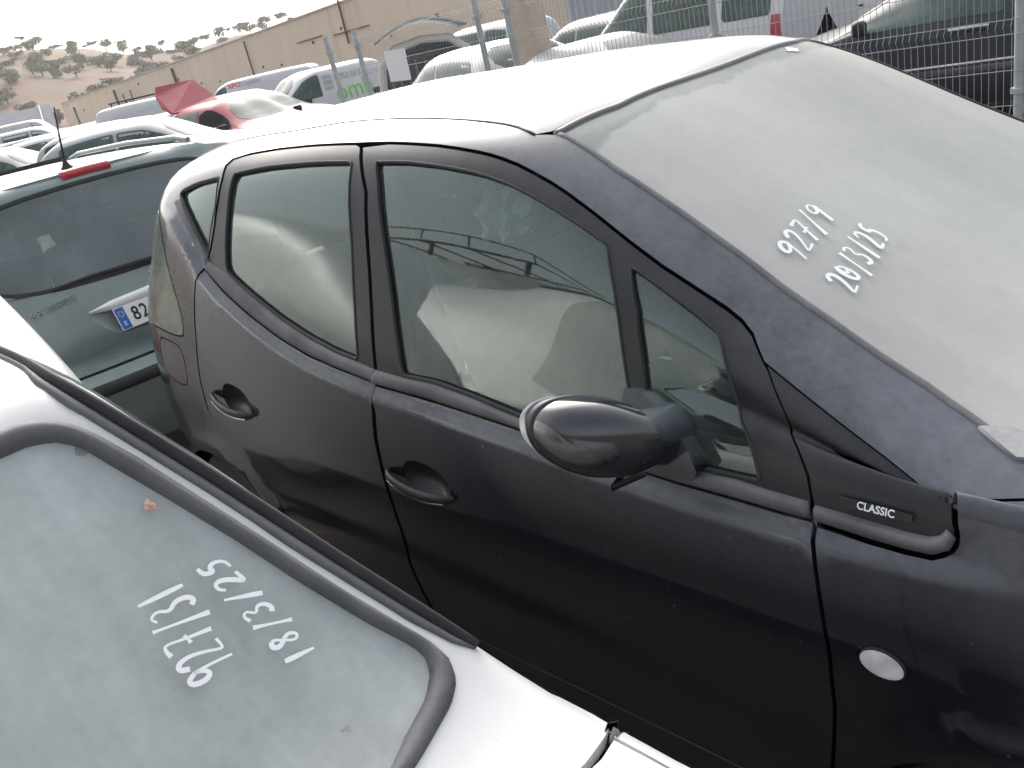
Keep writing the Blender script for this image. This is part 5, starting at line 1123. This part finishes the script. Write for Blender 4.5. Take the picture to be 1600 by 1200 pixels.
# --- stripped van shell behind the fence: pale arched door frame, dark inside, loose grey bonnet on top
x_, y_ = -11.0, 7.9
sv = empty('stripped_van_shell', (x_, y_, float(G(x_, y_))), RAD(52), 'stripped pale van shell with an open dark rear arch behind the fence', 'van', 'parked cars in the scrapyard')
archp = [(-.75, 0, .35), (-.78, 0, 1.0), (-.70, 0, 1.45), (-.45, 0, 1.66), (0, 0, 1.72), (.45, 0, 1.66), (.70, 0, 1.45), (.78, 0, 1.0), (.75, 0, .35)]
MB().tube(archp, .075, 8).build('rear_frame', beige, sv, True)
MB().tube([(a*.9, -.05, c_*.97-.02) for a, b2, c_ in archp], .022, 6).build('frame_seal', M_rubber, sv, True)
sh_ = MB(); n_ = len(archp); sh_.add([(a, b2, c_) for a, b2, c_ in archp]+[(a*.96, 2.2, c_) for a, b2, c_ in archp], [(i, i+1, n_+i+1, n_+i) for i in range(n_-1)]+[tuple(n_+i for i in range(n_))]); sh_.build('shell', M_wht, sv, True)
MB().box((0, 1.2, .4), (1.4, 2.0, .1)).build('load_floor', M_dark, sv)
for i in range(9): MB().tube([(-.6+i*.15, .5, .5), (-.6+i*.15, .5, 1.45)], .02, 5).build('cage_bar', M_galv, sv, True)
lb = MB(); q = [(-.75+.15*i, y2, 1.82+.22*math.sin(math.pi*i/10)-.02*(y2 > .5)) for y2 in (-.25, .35, .95) for i in range(11)]
lb.add(q, [(a*11+i, a*11+i+1, (a+1)*11+i+1, (a+1)*11+i) for a in range(2) for i in range(10)]); lo_ = lb.build('loose_bonnet', grey, sv, True); so_ = lo_.modifiers.new('t', 'SOLIDIFY'); so_.thickness = .03
# --- white van with roof rack behind the photographer, mirrored in the side windows
rv = place('mpv', 'roof_rack_van', -3.6, -4.0, 3, 'pale van with a black roof rack, mirrored in the hatchback side windows', pcol('offwhite_paint', (.24, .25, .24), dustcol=(.22, .225, .215)), z=0.); rv.scale = (1.1, 1.1, 1.1)
rk = MB()
for z in (1.93, 2.10):
    for y in (-.62, .62): rk.tube([(-1.75, y, z), (.25, y, z)], .014, 6)
rk.tube([(.25, -.62, 2.10), (.75, -.60, 1.86), (.95, -.6, 1.80)], .014, 6).tube([(.25, .62, 2.10), (.75, .60, 1.86), (.95, .6, 1.80)], .014, 6)
for x in np.linspace(-1.75, .25, 5): rk.tube([(x, -.62, 2.10), (x, -.62, 1.93), (x, .62, 1.93), (x, .62, 2.10)], .010, 5)
for x in (-1.6, -.6, .2):
    for y in (-.62, .62): rk.tube([(x, y, 1.93), (x, y*1.02, 1.76)], .018, 5)
rk.build('roof_rack', M_rubber, rv, True)

# ------------------------------------------------------------------ galvanised mesh fence
fence = empty('mesh_fence', (0, 5.4, 0), 0, 'galvanised welded mesh fence with round posts behind the black hatchback', 'fence')
posts = [(-9.36, 0), (-6.67, 0), (-7.11, .5), (-4.2, 0), (-1.76, 0), (.75, 0), (3.3, 0), (-9.93, 2.2)]
for x, lean in posts:
    h_ = 1.99; q = MB().tube([(x, 0, -.1), (x-math.tan(RAD(lean))*h_, 0, h_)], .034, 12).build('post', M_galv, fence, True)
    for zc in ((1.79, .45) if x < -5 else (1.17, .45)): MB().tube([(x-math.tan(RAD(lean))*zc, 0, zc-.02), (x-math.tan(RAD(lean))*zc, 0, zc+.02)], .055, 12).build('collar', M_galv, q, True)
sp = sorted([p_[0] for p_ in posts if p_[0] > -9.5 and p_[0] != -7.11])
M_wire = plain('wire', (.36, .38, .39), .5, .4, .1)
def fold(z):
    d = 0
    for c in (.30, .90, 1.50, 1.86): d = max(d, .035*max(0, 1-abs(z-c)/.05))
    return d
zs = sorted(set([.05, 1.95]+[c+e for c in (.30, .90, 1.50, 1.86) for e in (-.05, 0, .05)]))
for a, b_ in zip(sp[:-1], sp[1:]):
    mb = MB(); xs = np.arange(a+.05, b_-.02, .05)
    for x in xs: mb.tube([(x, -.04-fold(z), z) for z in zs], .0026, 4, cap=False)
    for z in (.07, .25, .35, .60, .85, .95, 1.20, 1.45, 1.55, 1.81, 1.90): mb.tube([(a, -.045-fold(z), z), (b_, -.045-fold(z), z)], .003, 4, cap=False)
    tag(mb.build('wire_mesh', M_wire, fence, fix=False), None, None, None, 'stuff')
sheet = MB().box((0, 0, 0), (.40, .006, .36), bev=.002).build('white_sheet', pcol('sheet_white', (.78, .79, .80), dust=.1)); sheet.location = (-8.55, 5.30, 1.47); sheet.rotation_euler = (0, RAD(2), 0)
tag(sheet, 'blank white plastic sheet tied to the mesh fence', 'sign')
pc = MB().box((0, 0, 1.15), (.30, .30, 2.3), bev=.015).build('concrete_post', plain('beige_concrete', (.52, .42, .33), .9, var=.12)); pc.location = (-7.15, 6.25, 0)
tag(pc, 'square beige concrete post just behind the fence', 'post')

# ------------------------------------------------------------------ haze
hzb = MB().box((0, 0, 65), (1900, 1900, 138)).build('haze', M_dark)
m, nt, out = newmat('haze'); nb = NB(nt); pv = nb.n('ShaderNodeVolumePrincipled'); pv.inputs['Color'].default_value = (.95, .92, .89, 1); pv.inputs['Density'].default_value = .0005; pv.inputs['Anisotropy'].default_value = .2
nb.l(pv.outputs[0], out.inputs['Volume']); hzb.data.materials.clear(); hzb.data.materials.append(m); tag(hzb, 'pale morning haze over the yard and hills', None, None, 'stuff')
